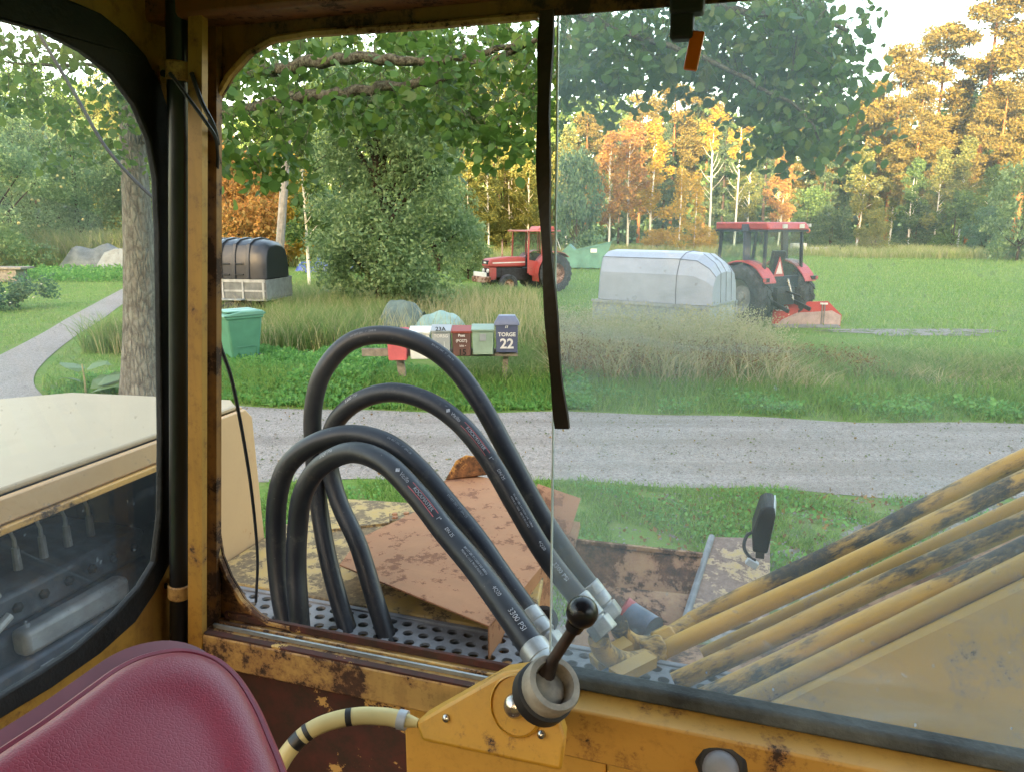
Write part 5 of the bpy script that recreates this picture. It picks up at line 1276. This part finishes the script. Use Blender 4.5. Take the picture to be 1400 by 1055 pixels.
# ---- templates for the forest edge (crowns built once, shared by the copies)
TPL = {}
def template(kind, seed):
    q = random.Random(seed); r_ = np.random.default_rng(seed)
    tm = MB(); cl = []; rd = []
    if kind == 'pine':            # unit height 20
        H = 20; path = catmull([(0, 0, -.5), (q.uniform(-.2, .2), 0, 6), (q.uniform(-.3, .3), 0, 13), (0, 0, 19)], 5)
        tm.tube(path, [.24*(1-.8*k/(len(path)-1)) for k in range(len(path))], 8)
        for k in range(64):
            z = 5.0+14.8*k/64; w_ = 3.3*(1-((z-9.5)/10.9)**2)**.5 if z > 9.5 else 3.3*(.45+.55*(z-5)/4.5)
            a = q.uniform(0, 6.28); r = w_*q.uniform(.35, 1.0); cl.append((r*math.cos(a), r*math.sin(a), z+q.uniform(-.3, .3))); rd.append(q.uniform(.6, 1.1))
        P = shell(cl, rd, 20000, r_, .35, .62); size, asp = .29, .4
    elif kind == 'spruce':
        H = 17; path = [Vector((0, 0, -.5)), Vector((0, 0, 8)), Vector((0, 0, 17))]; tm.tube(path, [.22, .13, .02], 8)
        for k in range(90):
            z = .8+15.8*(k/90); w_ = 3.1*(1-z/17.3)+.12; a = q.uniform(0, 6.28); r = w_*q.uniform(.4, 1.0)
            cl.append((r*math.cos(a), r*math.sin(a), z-.18*r)); rd.append(.28+.22*w_/2.8+q.uniform(0, .15))
        P = shell(cl, rd, 15000, r_, .3, .5); size, asp = .30, .38
    elif kind == 'birch':
        H = 13; path = catmull([(0, 0, -.5), (q.uniform(-.25, .25), 0, 4), (q.uniform(-.4, .4), 0, 8.5), (q.uniform(-.3, .3), 0, 12.6)], 5)
        tm.tube(path, [.11*(1-.8*k/(len(path)-1)) for k in range(len(path))], 7)
        for k in range(34):
            z = 3.6+9.2*k/34; w_ = 1.75*math.sin(min(1, (13.6-z)/7.5)*1.45); a = q.uniform(0, 6.28); r = w_*q.uniform(.15, 1.0)
            cl.append((r*math.cos(a), r*math.sin(a), z)); rd.append(q.uniform(.35, .7))
            if k % 2 == 0: tm.tube([(0, 0, z-1.1), (r*.6*math.cos(a), r*.6*math.sin(a), z-.2), (r*math.cos(a), r*math.sin(a), z)], [.03, .02, .01], 4, False)
        P = shell(cl, rd, 6000, r_, .2, 1.1); size, asp = .25, .6
    elif kind == 'slim':          # bare lower trunk, tuft on top
        H = 13; path = catmull([(0, 0, -.5), (q.uniform(-.1, .1), 0, 4), (q.uniform(-.15, .15), 0, 8.5), (0, 0, 12.6)], 5)
        tm.tube(path, [.10*(1-.75*k/(len(path)-1)) for k in range(len(path))], 7)
        for k in range(16):
            z = 9.2+3.6*k/16; w_ = .95*math.sin((13.2-z)/4.2*2.6); a = q.uniform(0, 6.28); r = max(.1, w_)*q.uniform(.2, 1.0); cl.append((r*math.cos(a), r*math.sin(a), z)); rd.append(q.uniform(.28, .45))
        for k in range(9):
            z = 4.5+.5*k; a = q.uniform(0, 6.28); tm.tube([(0, 0, z), (.5*math.cos(a), .5*math.sin(a), z+.6), (.9*math.cos(a), .9*math.sin(a), z+1.3)], [.02, .014, .006], 4, False)
        P = shell(cl, rd, 1500, r_, .2, 1.1); size, asp = .20, .6
    elif kind == 'narrow':        # narrow upright young birch, leafed to the ground
        H = 8; path = [Vector((0, 0, -.3)), Vector((.05, 0, 4)), Vector((0, 0, 7.8))]; tm.tube(path, [.07, .05, .015], 6)
        for k in range(40):
            z = .6+7.2*k/40; w_ = .9*(1-z/8.6)+.12; a = q.uniform(0, 6.28); r = w_*q.uniform(.1, 1.0); cl.append((r*math.cos(a), r*math.sin(a), z)); rd.append(q.uniform(.22, .4))
        P = shell(cl, rd, 2200, r_, .2, 1.2); size, asp = .17, .6
    elif kind == 'apple':         # broad fruit tree, unit height 9
        H = 9; tm.tube([(0, 0, -.3), (.1, 0, 1.5), (.0, 0, 5)], [.2, .16, .05], 7)
        for k in range(90):
            z = .6+8.0*q.random(); w_ = 4.0*math.sqrt(max(.05, 1-((z-3.6)/5.2)**2)); a = q.uniform(0, 6.28); r = w_*q.random()**.5; cl.append((r*math.cos(a), r*math.sin(a), z)); rd.append(q.uniform(.5, 1.1))
            if k < 14: tm.tube([(0, 0, 1.2), (r*.5*math.cos(a), r*.5*math.sin(a), z*.6), (r*math.cos(a), r*math.sin(a), z)], [.08, .05, .02], 5, False)
        P = shell(cl, rd, 26000, r_, .3, .95); size, asp = .17, .5
    else:                         # round bush, unit height 5
        H = 5; tm.tube([(0, 0, -.3), (.05, 0, 1.2), (.0, 0, 3.2)], [.10, .07, .03], 6)
        for k in range(46):
            z = .3+4.3*q.random(); w_ = 2.1*math.sqrt(max(.05, 1-((z-2.0)/2.9)**2)); a = q.uniform(0, 6.28); r = w_*q.random()**.5; cl.append((r*math.cos(a), r*math.sin(a), z)); rd.append(q.uniform(.4, .75))
            if k < 12: tm.tube([(0, 0, .6), (r*.5*math.cos(a), r*.5*math.sin(a), z*.6), (r*math.cos(a), r*math.sin(a), z)], [.035, .022, .01], 4, False)
        P = shell(cl, rd, 8000, r_, .3, .95); size, asp = .18, .6
    v, f = leaves(P, size, r_, LEAF4, asp, .1)
    return H, tm, v, f
def forest(name, label, kind, var, leafmat, bark, px, Y, H, group=None, sx=1.0):
    key = (kind, var, leafmat, bark)
    if key not in TPL:
        h, tm, v, f = template(kind, {'pine': 10, 'spruce': 20, 'birch': 30, 'slim': 40, 'narrow': 50, 'bush': 60, 'apple': 70}[kind]+var)
        me = tm.mesh('trunk', 70); me.materials.append(M[bark])
        o = arr_mesh('crown', v, f, leafmat); cm = o.data; bpy.data.objects.remove(o)
        TPL[key] = (h, me, cm)
    h, me, cm = TPL[key]; X = gx(px, Y, 0)
    t = thing(name, label, 'tree', (X, Y, float(hground(np.array(X), np.array(Y)))), rnd.uniform(0, 6.28), group)
    s_ = H/h
    for nm, d_ in (('trunk', me), ('crown', cm)):
        o = link(nm, d_, t); o.scale = (s_*sx, s_*sx, s_)
    return t
GP, GB, GS, GU = 'golden pines of the forest edge', 'pale birches of the forest edge', 'dark conifers of the forest edge', 'shrubs along the forest edge'
def ztop(py, Y): return at(700, py, Y).z
for i, (px, Y, top, lb) in enumerate((
    (1208, 84, 62, 'sunlit golden pine with the lower top between open sky and the taller pines'), (1262, 88, 30, 'sunlit golden pine with ragged top, second from the open sky'),
    (1322, 80, -40, 'tallest sunlit golden pine standing above the field end'), (1385, 78, -60, 'sunlit golden pine cut by the picture edge'), (1440, 84, -40, 'golden pine mostly beyond the picture edge'),
    (1172, 92, 120, 'small golden pine at the end of the hanging leaves'), (1240, 76, 120, 'lower golden pine before the tall pines'), (1350, 74, 110, 'lower golden pine before the tallest pine'),
    (872, 96, 125, 'golden pine behind the orange birches'), (915, 98, 112, 'golden pine behind the thin bare-stemmed birches'), (800, 98, 150, 'golden pine seen just past the hanging rubber strip'), (960, 102, 130, 'golden pine top between hanging leaves and the bare-stemmed birch'), (1075, 100, 150, 'pine top behind the black cab tractor'), (1130, 96, 150, 'golden pine under the drooping leaf tips'))):
    forest('pine_tree', lb, 'pine', i % 3, 'needle_pine', 'bark_pine', px, Y, ztop(top, Y), GP, 1.15)
for i, (px, Y, top, lb) in enumerate((
    (905, 86, 165, 'dark spruce behind the narrow yellow birches'), (985, 90, 150, 'dark spruce between the two bare-stemmed birches'), (1040, 84, 140, 'dark spruce above the red cab roof'), (1120, 80, 165, 'broad dark spruce beside the bright green shrub'),
    (1150, 88, 180, 'dark spruce under the hanging leaf tips'), (755, 85, 190, 'bluish spruce beside the green skip'), (1260, 84, 215, 'shaded spruce below the golden pines'), (1330, 82, 225, 'shaded spruce behind the white birch stem'), (1395, 78, 215, 'shaded spruce at the picture edge'), (845, 92, 190, 'dark spruce behind the orange birch'))):
    forest('spruce_tree', lb, 'spruce', i % 2, 'leaf_dark', 'bark_dark', px, Y, ztop(top, Y), GS, 1.1)
for i, (kind, px, Y, top, lm_, lb) in enumerate((
    ('slim', 968, 66, 138, 'leaf_yellow', 'tall bare-stemmed birch with a small golden tuft, the left of two'), ('slim', 1003, 64, 158, 'leaf_yellow', 'bare-stemmed birch with forked top and golden tuft, the right of two'),
    ('birch', 832, 62, 180, 'leaf_orange', 'orange birch just behind the green skip'), ('birch', 858, 66, 160, 'leaf_orange', 'orange birch above the silver cover'), ('birch', 888, 70, 165, 'leaf_yellow', 'pale yellow birch with many thin white stems'),
    ('narrow', 927, 60, 228, 'leaf_yellow', 'narrow bright yellow young birch, the left of a pair'), ('narrow', 948, 62, 232, 'leaf_yellow', 'narrow bright yellow young birch, the right of a pair'),
    ('birch', 1062, 68, 212, 'leaf_orange', 'low orange birch behind the black cab'), ('birch', 1308, 70, 190, 'leaf_olive', 'olive birch with a clear white stem beyond the field'), ('birch', 1242, 68, 215, 'leaf_green', 'green birch beyond the bare field patch'),
    ('birch', 1275, 67, 205, 'leaf_olive', 'olive birch between the green birch and the clear white stem'), ('birch', 1345, 66, 225, 'leaf_green', 'green birch near the dark corner shrub'), ('birch', 668, 58, 205, 'leaf_olive', 'yellowish birch above the old red tractor bonnet'),
    ('birch', 700, 62, 190, 'leaf_olive', 'yellowish birch above the old red tractor roof'), ('birch', 722, 60, 215, 'leaf_olive', 'yellowish birch just before the hanging rubber strip'), ('birch', 775, 66, 175, 'leaf_olive', 'pale birch just past the hanging rubber strip'),
    ('birch', 423, 32, 150, 'leaf_green', 'pale birch trunk standing beside the leaning pole'), ('birch', 1170, 76, 200, 'leaf_olive', 'olive birch above the bright green shrub'), ('birch', 1215, 78, 190, 'leaf_olive', 'olive birch below the lower golden pine'),
    ('birch', 640, 60, 210, 'leaf_olive', 'yellowish birch half hidden by the bushy tree'), ('birch', 1020, 74, 200, 'leaf_olive', 'olive birch above the black cab roof'))):
    forest('birch_tree', lb, kind, i % 2, lm_, 'bark_birch', px, Y, ztop(top, Y), GB, 1.25)
for i, (px, Y, top, lm_, sx, lb) in enumerate((
    (1195, 62, 285, 'leaf_olive', 1.0, 'bright green round shrub at the forest edge'), (1390, 52, 205, 'leaf_mid', .75, 'big bluish green shrub at the end of the field'), (1300, 66, 260, 'leaf_green', 1.0, 'green shrub under the clear white birch stem'), (1250, 68, 270, 'leaf_dark', 1.0, 'dark shrub behind the field end grass'),
    (788, 56, 200, 'leaf_blue', .6, 'tall bluish shrub behind the green skip'), (1135, 64, 280, 'leaf_dark', 1.0, 'dark shrub behind the pale concrete blocks'), (955, 62, 308, 'leaf_yellow', 1.6, 'low yellow shrub behind the silver cover'), (900, 64, 312, 'leaf_yellow', 1.8, 'low yellow shrub along the forest floor'),
    (1100, 70, 255, 'leaf_green', 1.0, 'green shrub behind the red roof corner'), (340, 42, 208, 'leaf_orange', .85, 'glowing orange shrub behind the black trailer lid'), (395, 45, 195, 'leaf_yellow', .7, 'golden shrub between leaning pole and birch trunk'), (300, 46, 190, 'leaf_orange', .8, 'orange shrub half behind the cab pillar'),
    (460, 34, 260, 'leaf_mid', .8, 'grey-green shrub left of the bushy tree'), (640, 34, 300, 'leaf_mid', .9, 'low green shrub between bushy tree and red tractor'), (690, 60, 300, 'leaf_olive', 1.2, 'olive undergrowth shrub behind the red tractor'), (1345, 62, 280, 'leaf_blue', 1.0, 'bluish shrub below the green birch'), (600, 40, 240, 'leaf_mid', .9, 'green shrub behind the bushy tree'))):
    forest('shrub', lb, 'bush', i % 3, lm_, 'bark_dark', px, Y, ztop(top, Y), GU, sx)
GL = 'garden trees beyond the driveway'
for i, (px, Y, top, lm_, sx, lb) in enumerate((
    (20, 48, 140, 'leaf_apple', 1.0, 'big apple tree with pale fruit at the picture edge'), (112, 52, 160, 'leaf_apple', 1.0, 'apple tree in the middle of the side window'), (185, 56, 190, 'leaf_apple', 1.0, 'apple tree nearest the big tree trunk'), (-40, 40, 120, 'leaf_apple', 1.0, 'apple tree cut by the picture edge'),
    (60, 66, 90, 'leaf_green', .8, 'tall green tree behind the apple trees'), (150, 70, 100, 'leaf_olive', .8, 'olive tree behind the apple trees'), (215, 66, 120, 'leaf_olive', .8, 'olive tree behind the cab pillar'), (255, 60, 160, 'leaf_green', .8, 'green tree hidden behind the cab pillar'), (480, 58, 60, 'leaf_green', .7, 'tall green tree rising behind the bushy tree, trunk side'), (590, 62, 40, 'leaf_green', .7, 'tall green tree rising behind the bushy tree, tractor side'), (690, 66, 70, 'leaf_olive', .6, 'tall olive tree behind the old red tractor'))):
    t = forest('garden_tree', lb, 'apple', i % 2, lm_, 'bark_dark', px, Y, ztop(top, Y), GL, sx)
    if i < 4:
        hgt = ztop(top, Y); w_ = hgt/9*4.2*sx
        for k in range(18):
            a = rnd.uniform(3.4, 6.0)-t.rotation_euler.z; z = rnd.uniform(.2, .6)*hgt
            o = MB().ball((0, 0, 0), .085, 8).build('fruit', 'apple', t); o.location = (w_*math.cos(a), w_*math.sin(a), z)
# mass of the wood behind the first trees, and the wood behind the excavator that shades the road
def woodmass(name, label, x0, x1, Y0, Y1, hfun, n, size, mat, seed):
    r_ = np.random.default_rng(seed); X = r_.uniform(x0, x1, n); Y = r_.uniform(Y0, Y1, n)
    H = hfun(X); Z = H*r_.random(n)**.8; v, f = leaves(np.stack([X, Y, Z], 1), size, r_, LEAF4, .6)
    o = arr_mesh(name, v, f, mat); return tag(o, label, 'wood', None, 'stuff')
woodmass('forest', 'dense shaded wood behind the forest edge trees', -90, 95, 100, 108, lambda X: 17.5+2.0*np.sin(X*.21)+1.8*np.sin(X*.53+1), 60000, 1.0, 'leaf_green', 3)
hb = lambda X: 20.5+1.6*np.sin(X*.23)+1.3*np.sin(X*.61+2)+1.0*np.sin(X*1.7)
woodmass('forest', 'tall wood behind the excavator, out of the picture', -130, 90, -48, -42, hb, 60000, 1.9, 'leaf_dark', 9)

# ---- small plants
def scatter(x0, x1, y0, y1, n, rng, keep=None):
    P = np.stack([rng.uniform(x0, x1, n), rng.uniform(y0, y1, n), np.zeros(n)], 1)
    if keep is not None: P = P[keep(P[:, 0], P[:, 1])]
    P[:, 2] = hz(P); return P
rf_ = np.vectorize(road_far); rn_ = np.vectorize(road_near)
def fz(X, Y, s, seed):      # cheap value noise
    return .5+.25*(np.sin(X*s*1.3+seed)+np.sin(Y*s*1.7+seed*2))*np.cos(X*s*.6-Y*s*.8+seed*3)+.25*np.sin(X*s*2.9+Y*s*2.1+seed)
rng = np.random.default_rng(21)
dlx = np.array(sorted((p.y, p.x) for p in drv_l)); drx = np.array(sorted((p.y, p.x) for p in drv_r))
def off_drive(X, Y): return (X < np.interp(Y, dlx[:, 0], dlx[:, 1])-.05) | (X > np.interp(Y, drx[:, 0], drx[:, 1])+.08)
# near verge
P = scatter(-5, 6.5, 4.6, 7.5, 60000, rng, lambda X, Y: (Y < rn_(X)-.02) & (fz(X, Y, 2.2, 1) > .30+.25*(X > 2.6)+.35*np.clip((X-2.2-(Y-5.2)*1.2)/1.5, 0, 1)))
v1, f1 = blades(P, .085, .010, rng, .9)
P2 = scatter(-5, 5, 4.8, 7.3, 16000, rng, lambda X, Y: (Y < rn_(X)-.1) & (fz(X, Y, 1.6, 4) > .52))
P2[:, 2] += rng.uniform(.01, .07, len(P2))
o = arr_mesh('grass', v1, f1, 'grass'); tag(o, 'short patchy grass between the excavator and the road', 'grass', None, 'stuff')
v2, f2 = leaves(P2, .035, rng, LEAF4, .9)
o = arr_mesh('clover', v2, f2, 'weed'); tag(o, 'low clover leaves in the verge grass before the road', 'weeds', None, 'stuff')
Pd = scatter(1.0, 5.5, 5.2, 7.2, 1500, rng, lambda X, Y: (Y < rn_(X)+.1)); Pd[:, 2] += .015
v2, f2 = leaves(Pd, .045, rng, LEAF4, .7); o = arr_mesh('dead_leaves', v2, f2, 'dead_leaf'); tag(o, 'fallen brown leaves on the gravelly verge', 'leaves', None, 'stuff')
Pr = scatter(-9, 9, 6.5, 11.2, 420, rng, lambda X, Y: (Y > rn_(X)) & (Y < rf_(X))); Pr[:, 2] += .035
v2, f2 = leaves(Pr, .035, rng, LEAF4, .7); o = arr_mesh('road_litter', v2, f2, 'dead_leaf'); tag(o, 'few fallen leaves scattered on the gravel road', 'leaves', None, 'stuff')
# far verge: green weeds and grass
P = scatter(-9, 11, 9.4, 13.2, 42000, rng, lambda X, Y: (Y > rf_(X)+.02+.10*fz(X, Y, 3, 2)) & (Y < rf_(X)+2.2) & off_drive(X, Y) & ((X > -9) & ~((X < -6.0) & (Y > 12.0))))
hh = (.10+.22*np.clip((P[:, 1]-rf_(P[:, 0]))/1.0, 0, 1))*(.6+.7*rng.random(len(P)))
v1, f1 = blades(P, hh, .014, rng, .7); o = arr_mesh('grass', v1, f1, 'grass'); tag(o, 'lush green verge grass on the far side of the road', 'grass', None, 'stuff')
P = scatter(-8.2, 1.2, 10.2, 15.2, 60000, rng, lambda X, Y: (Y > rf_(X)+.05+.12*fz(X, Y, 3, 5)) & (Y < 13.2+1.8*(X < -2.2)) & (fz(X, Y, 1.2, 7) > .22) & off_drive(X, Y) & ~((X < -5.4) & (Y > 12.4) & (Y < 15.0) & (X < -5.8)))
top = .08+.30*np.clip((P[:, 1]-rf_(P[:, 0]))/1.3, 0, 1)*(.6+.5*fz(P[:, 0], P[:, 1], 2.5, 3)); top *= np.where((P[:, 0] > -2.3) & (P[:, 0] < .6), .55, np.where(P[:, 0] < -3.6, .6, 1.0)); P[:, 2] += top*rng.random(len(P))**.6
v2, f2 = leaves(P, .062, rng, LEAF4, .75, -.1); o = arr_mesh('weeds', v2, f2, 'weed'); tag(o, 'thick green weeds around the bin and mailboxes', 'weeds', None, 'stuff')
P = scatter(1.0, 9.5, 9.6, 11.6, 15000, rng, lambda X, Y: (Y > rf_(X)+.04) & (Y < rf_(X)+.9) & (fz(X, Y, 1.5, 9) > .45)); P[:, 2] += .22*rng.random(len(P))
v2, f2 = leaves(P, .055, rng, LEAF4, .7); o = arr_mesh('weeds', v2, f2, 'weed'); tag(o, 'low green weeds along the road edge below the tall dry grass', 'weeds', None, 'stuff')
# tall dry grass in the ditch
P = scatter(.6, 11.5, 11.4, 15.4, 17000, rng, lambda X, Y: (Y > rf_(X)+1.5) & (fz(X, Y, 1.1, 2) > .28) & (Y < 14.8-.45*np.clip(X-4.2, 0, 9)))
hh = (.95-.55*np.clip((P[:, 0]-4.2)/1.2, 0, 1)-.25*np.clip((2.0-P[:, 0])/1, 0, 1))*(.5+.75*rng.random(len(P)))*np.clip(.62+.5*fz(P[:, 0], P[:, 1], .9, 6), .4, 1.25)
v1, f1 = blades(P, hh, .019, rng, .8); sel = rng.random(len(P)) < .55
o = arr_mesh('tall_grass', v1, f1, 'straw'); tag(o, 'tall straw coloured grass between the road and the silver trailer', 'grass', None, 'stuff')
P = scatter(-.9, 11.5, 11.8, 16.5, 22000, rng, lambda X, Y: (Y > rf_(X)+1.2) & ~((X < 1.0) & (Y > 14.5)) & (Y < 15.2-.3*np.clip(X-4.2, 0, 9)))
v1, f1 = blades(P, .50, .020, rng, .9); o = arr_mesh('tall_grass', v1, f1, 'grass_ditch'); tag(o, 'green undergrowth mixed into the tall dry grass', 'grass', None, 'stuff')
# seed heads: thin tall stems with tufts
P = scatter(.8, 4.7, 12.0, 15.0, 1900, rng); parts = []
hh = .7+.5*rng.random(len(P)); parts.append(blades(P, hh, .011, rng, .4))
tp2 = P.repeat(10, 0); tp2[:, 2] += (hh.repeat(10))*(.72+.26*rng.random(len(tp2))); tp2[:, :2] += rng.normal(size=(len(tp2), 2))*.035
o = arr_mesh('seed_stems', *parts[0], 'straw'); tag(o, 'thin seed stems rising from the dry ditch grass', 'grass', None, 'stuff')
v2, f2 = leaves(tp2, .045, rng, LEAF4, .35); o = arr_mesh('seed_heads', v2, f2, 'straw'); tag(o, 'dry feathery seed heads above the ditch grass', 'grass', None, 'stuff')
P = scatter(.7, 6.2, 11.9, 14.6, 2600, rng, lambda X, Y: fz(X, Y, .9, 12) > .42); hh = (.45+.4*rng.random(len(P)))*np.where(P[:, 0] > 4.4, .6, 1.0)
v1, f1 = blades(P, hh, .014, rng, .7); o = arr_mesh('dry_stalks', v1, f1, 'dead_leaf'); tag(o, 'brown withered stalks in the ditch grass', 'grass', None, 'stuff')
P2 = P.repeat(5, 0); P2[:, 2] += hh.repeat(5)*(.3+.7*rng.random(len(P2))); P2[:, :2] += rng.normal(size=(len(P2), 2))*.06
v2, f2 = leaves(P2, .06, rng, LEAF4, .4); o = arr_mesh('withered_leaves', v2, f2, 'dead_leaf'); tag(o, 'withered brown leaves hanging on the ditch stalks', 'leaves', None, 'stuff')
# wild grass behind bin and mailboxes
P = scatter(-9.5, 1.0, 15.2, 27, 52000, rng, lambda X, Y: ~((X < -9.0) & (Y < 18)) & (X > -10.5+0*Y) & ~((X < -6.4) & (Y > 18.6) & (Y < 21.4) & (X > -10.2)))
hh = .62*(.4+.8*rng.random(len(P)))*(.5+.6*fz(P[:, 0], P[:, 1], .8, 3)+.45*(P[:, 0] < -3.0))
v1, f1 = blades(P, hh, .020, rng, .7); o = arr_mesh('tall_grass', v1, f1, 'grass_ditch'); tag(o, 'wild yellow-green grass behind the bin and below the bushy tree', 'grass', None, 'stuff')
P = scatter(-8.5, .8, 15.0, 24, 7000, rng); hh = .95*(.5+.6*rng.random(len(P)))
v1, f1 = blades(P, hh, .012, rng, .4); o = arr_mesh('tall_grass', v1, f1, 'straw'); tag(o, 'straw stems standing up before the black trailer', 'grass', None, 'stuff')
# field grass
P = scatter(-2, 40, 15.8, 58, 110000, rng, lambda X, Y: (X < Y*.78) & ~((np.abs(X-pp_.x) < 1.8) & (np.abs(Y-pp_.y) < .5) & (rng.random(len(X)) < .75)) & (rng.random(len(X)) < (20/Y)**1.1) & ~((np.abs(X-bl_p.x+.15*(bl_p.y-Y)) < 1.15) & (Y > bl_p.y-3) & (Y < bl_p.y+.4) & (rng.random(len(X)) < .8)))
hh = (.065+.05*fz(P[:, 0], P[:, 1], .5, 2))*(.6+.7*rng.random(len(P)))*(1+P[:, 1]/60)
v1, f1 = blades(P, hh, .028, rng, .8); o = arr_mesh('grass', v1, f1, 'grass_field'); tag(o, 'bright green meadow grass around the tractors', 'grass', None, 'stuff')
P = scatter(8, 60, 52, 66, 26000, rng, lambda X, Y: (Y > 59-.16*X) & (X < Y*.8) & (fz(X, Y, .25, 3) > .25)); hh = .75*(.5+.8*rng.random(len(P)))
v1, f1 = blades(P, hh, .07, rng, .5); o = arr_mesh('tall_grass', v1, f1, 'straw_green'); tag(o, 'pale tall grass strip at the foot of the forest', 'grass', None, 'stuff')
P = scatter(-30, 10, 44, 64, 16000, rng); hh = .8*(.4+.8*rng.random(len(P)))
v1, f1 = blades(P, hh, .06, rng, .5); o = arr_mesh('tall_grass', v1, f1, 'straw_green'); tag(o, 'rough grass behind the red tractor and skip', 'grass', None, 'stuff')
# left side lawn, bank and weeds
P = scatter(-26, -4.8, 11, 42, 60000, rng, lambda X, Y: (rng.random(len(X)) < (13/Y)**1.0))
xl = np.interp(P[:, 1], dlx[:, 0], dlx[:, 1]); xr = np.interp(P[:, 1], drx[:, 0], drx[:, 1])
P = P[(P[:, 0] < xl-.1) | (P[:, 0] > xr+.15)]; P = P[P[:, 1] > 10.9]
v1, f1 = blades(P, .09, .018, rng, .8); o = arr_mesh('lawn', v1, f1, 'grass_field'); tag(o, 'mown grass on both sides of the driveway', 'grass', None, 'stuff')
P = scatter(-26, -9, 28, 40, 22000, rng, lambda X, Y: X < np.interp(Y, dlx[:, 0], dlx[:, 1])-.8); P = P[P[:, 1] > 33.5]
P[:, 2] += (.45)*rng.random(len(P)); v2, f2 = leaves(P, .13, rng, LEAF4, .7); o = arr_mesh('weeds', v2, f2, 'weed'); tag(o, 'green weed bank before the grey tarpaulin pile', 'weeds', None, 'stuff')
P = scatter(-42, -14, 44.5, 49, 16000, rng); hh = 2.4*(.4+.7*rng.random(len(P)))
v1, f1 = blades(P, hh, .05, rng, .4); o = arr_mesh('tall_grass', v1, f1, 'straw_green'); tag(o, 'tall pale reeds below the apple trees', 'grass', None, 'stuff')
# flowering shrub at the left edge
fb = gnd(18, 425); cs = [(fb.x-.9+rnd.gauss(0, .7), fb.y+rnd.gauss(0, .6), rnd.uniform(.15, .75)) for _ in range(26)]
fs_t = thing('flowering_shrub', 'low dark green shrub dotted with white flowers on the lawn', 'shrub', (0, 0, 0))
v2, f2 = leaves(shell(cs, [rnd.uniform(.25, .42) for _ in cs], 6000, rng, .3), .10, rng, LEAF4, .6); arr_mesh('foliage', v2, f2, 'leaf_blue', fs_t)
Pf = shell(cs, [rnd.uniform(.4, .6) for _ in cs], 60, rng, .8); Pf = Pf[Pf[:, 2] > .05]
for p in Pf[:45]:
    o = MB().ball((0, 0, 0), .035, 6, (1, 1, .6)).build('flower_head', 'flower', fs_t); o.location = p
# big-leaved burdock beside the trunk
bk = gnd(118, 545); bd_ = thing('burdock', 'burdock with broad dark leaves at the foot of the big trunk', 'plant', (bk.x, bk.y, 0))
MB().tube([(0, 0, 0), (.01, 0, .3), (.0, 0, .55)], [.018, .014, .008], 6).build('stem', 'straw', bd_)
for dx, dz, s_, rz in ((-.18, .42, .26, 2.6), (.14, .46, .22, .3), (.38, .12, .36, -.2), (-.10, .26, .20, 3.4), (.20, .16, .30, .8), (.5, .22, .3, .3)):
    me = bpy.data.meshes.new('broad_leaf'); sh = LEAF6*np.array([.9, 1, 2.0]); me.from_pydata([tuple(x) for x in sh], [], [tuple(range(8))]); me.materials.append(M['leaf_mid'])
    o = link('broad_leaf', me, bd_); o.location = (dx*.4, 0, dz); o.rotation_euler = (.25, .2, rz-1.57); o.scale = (s_*1.6,)*3
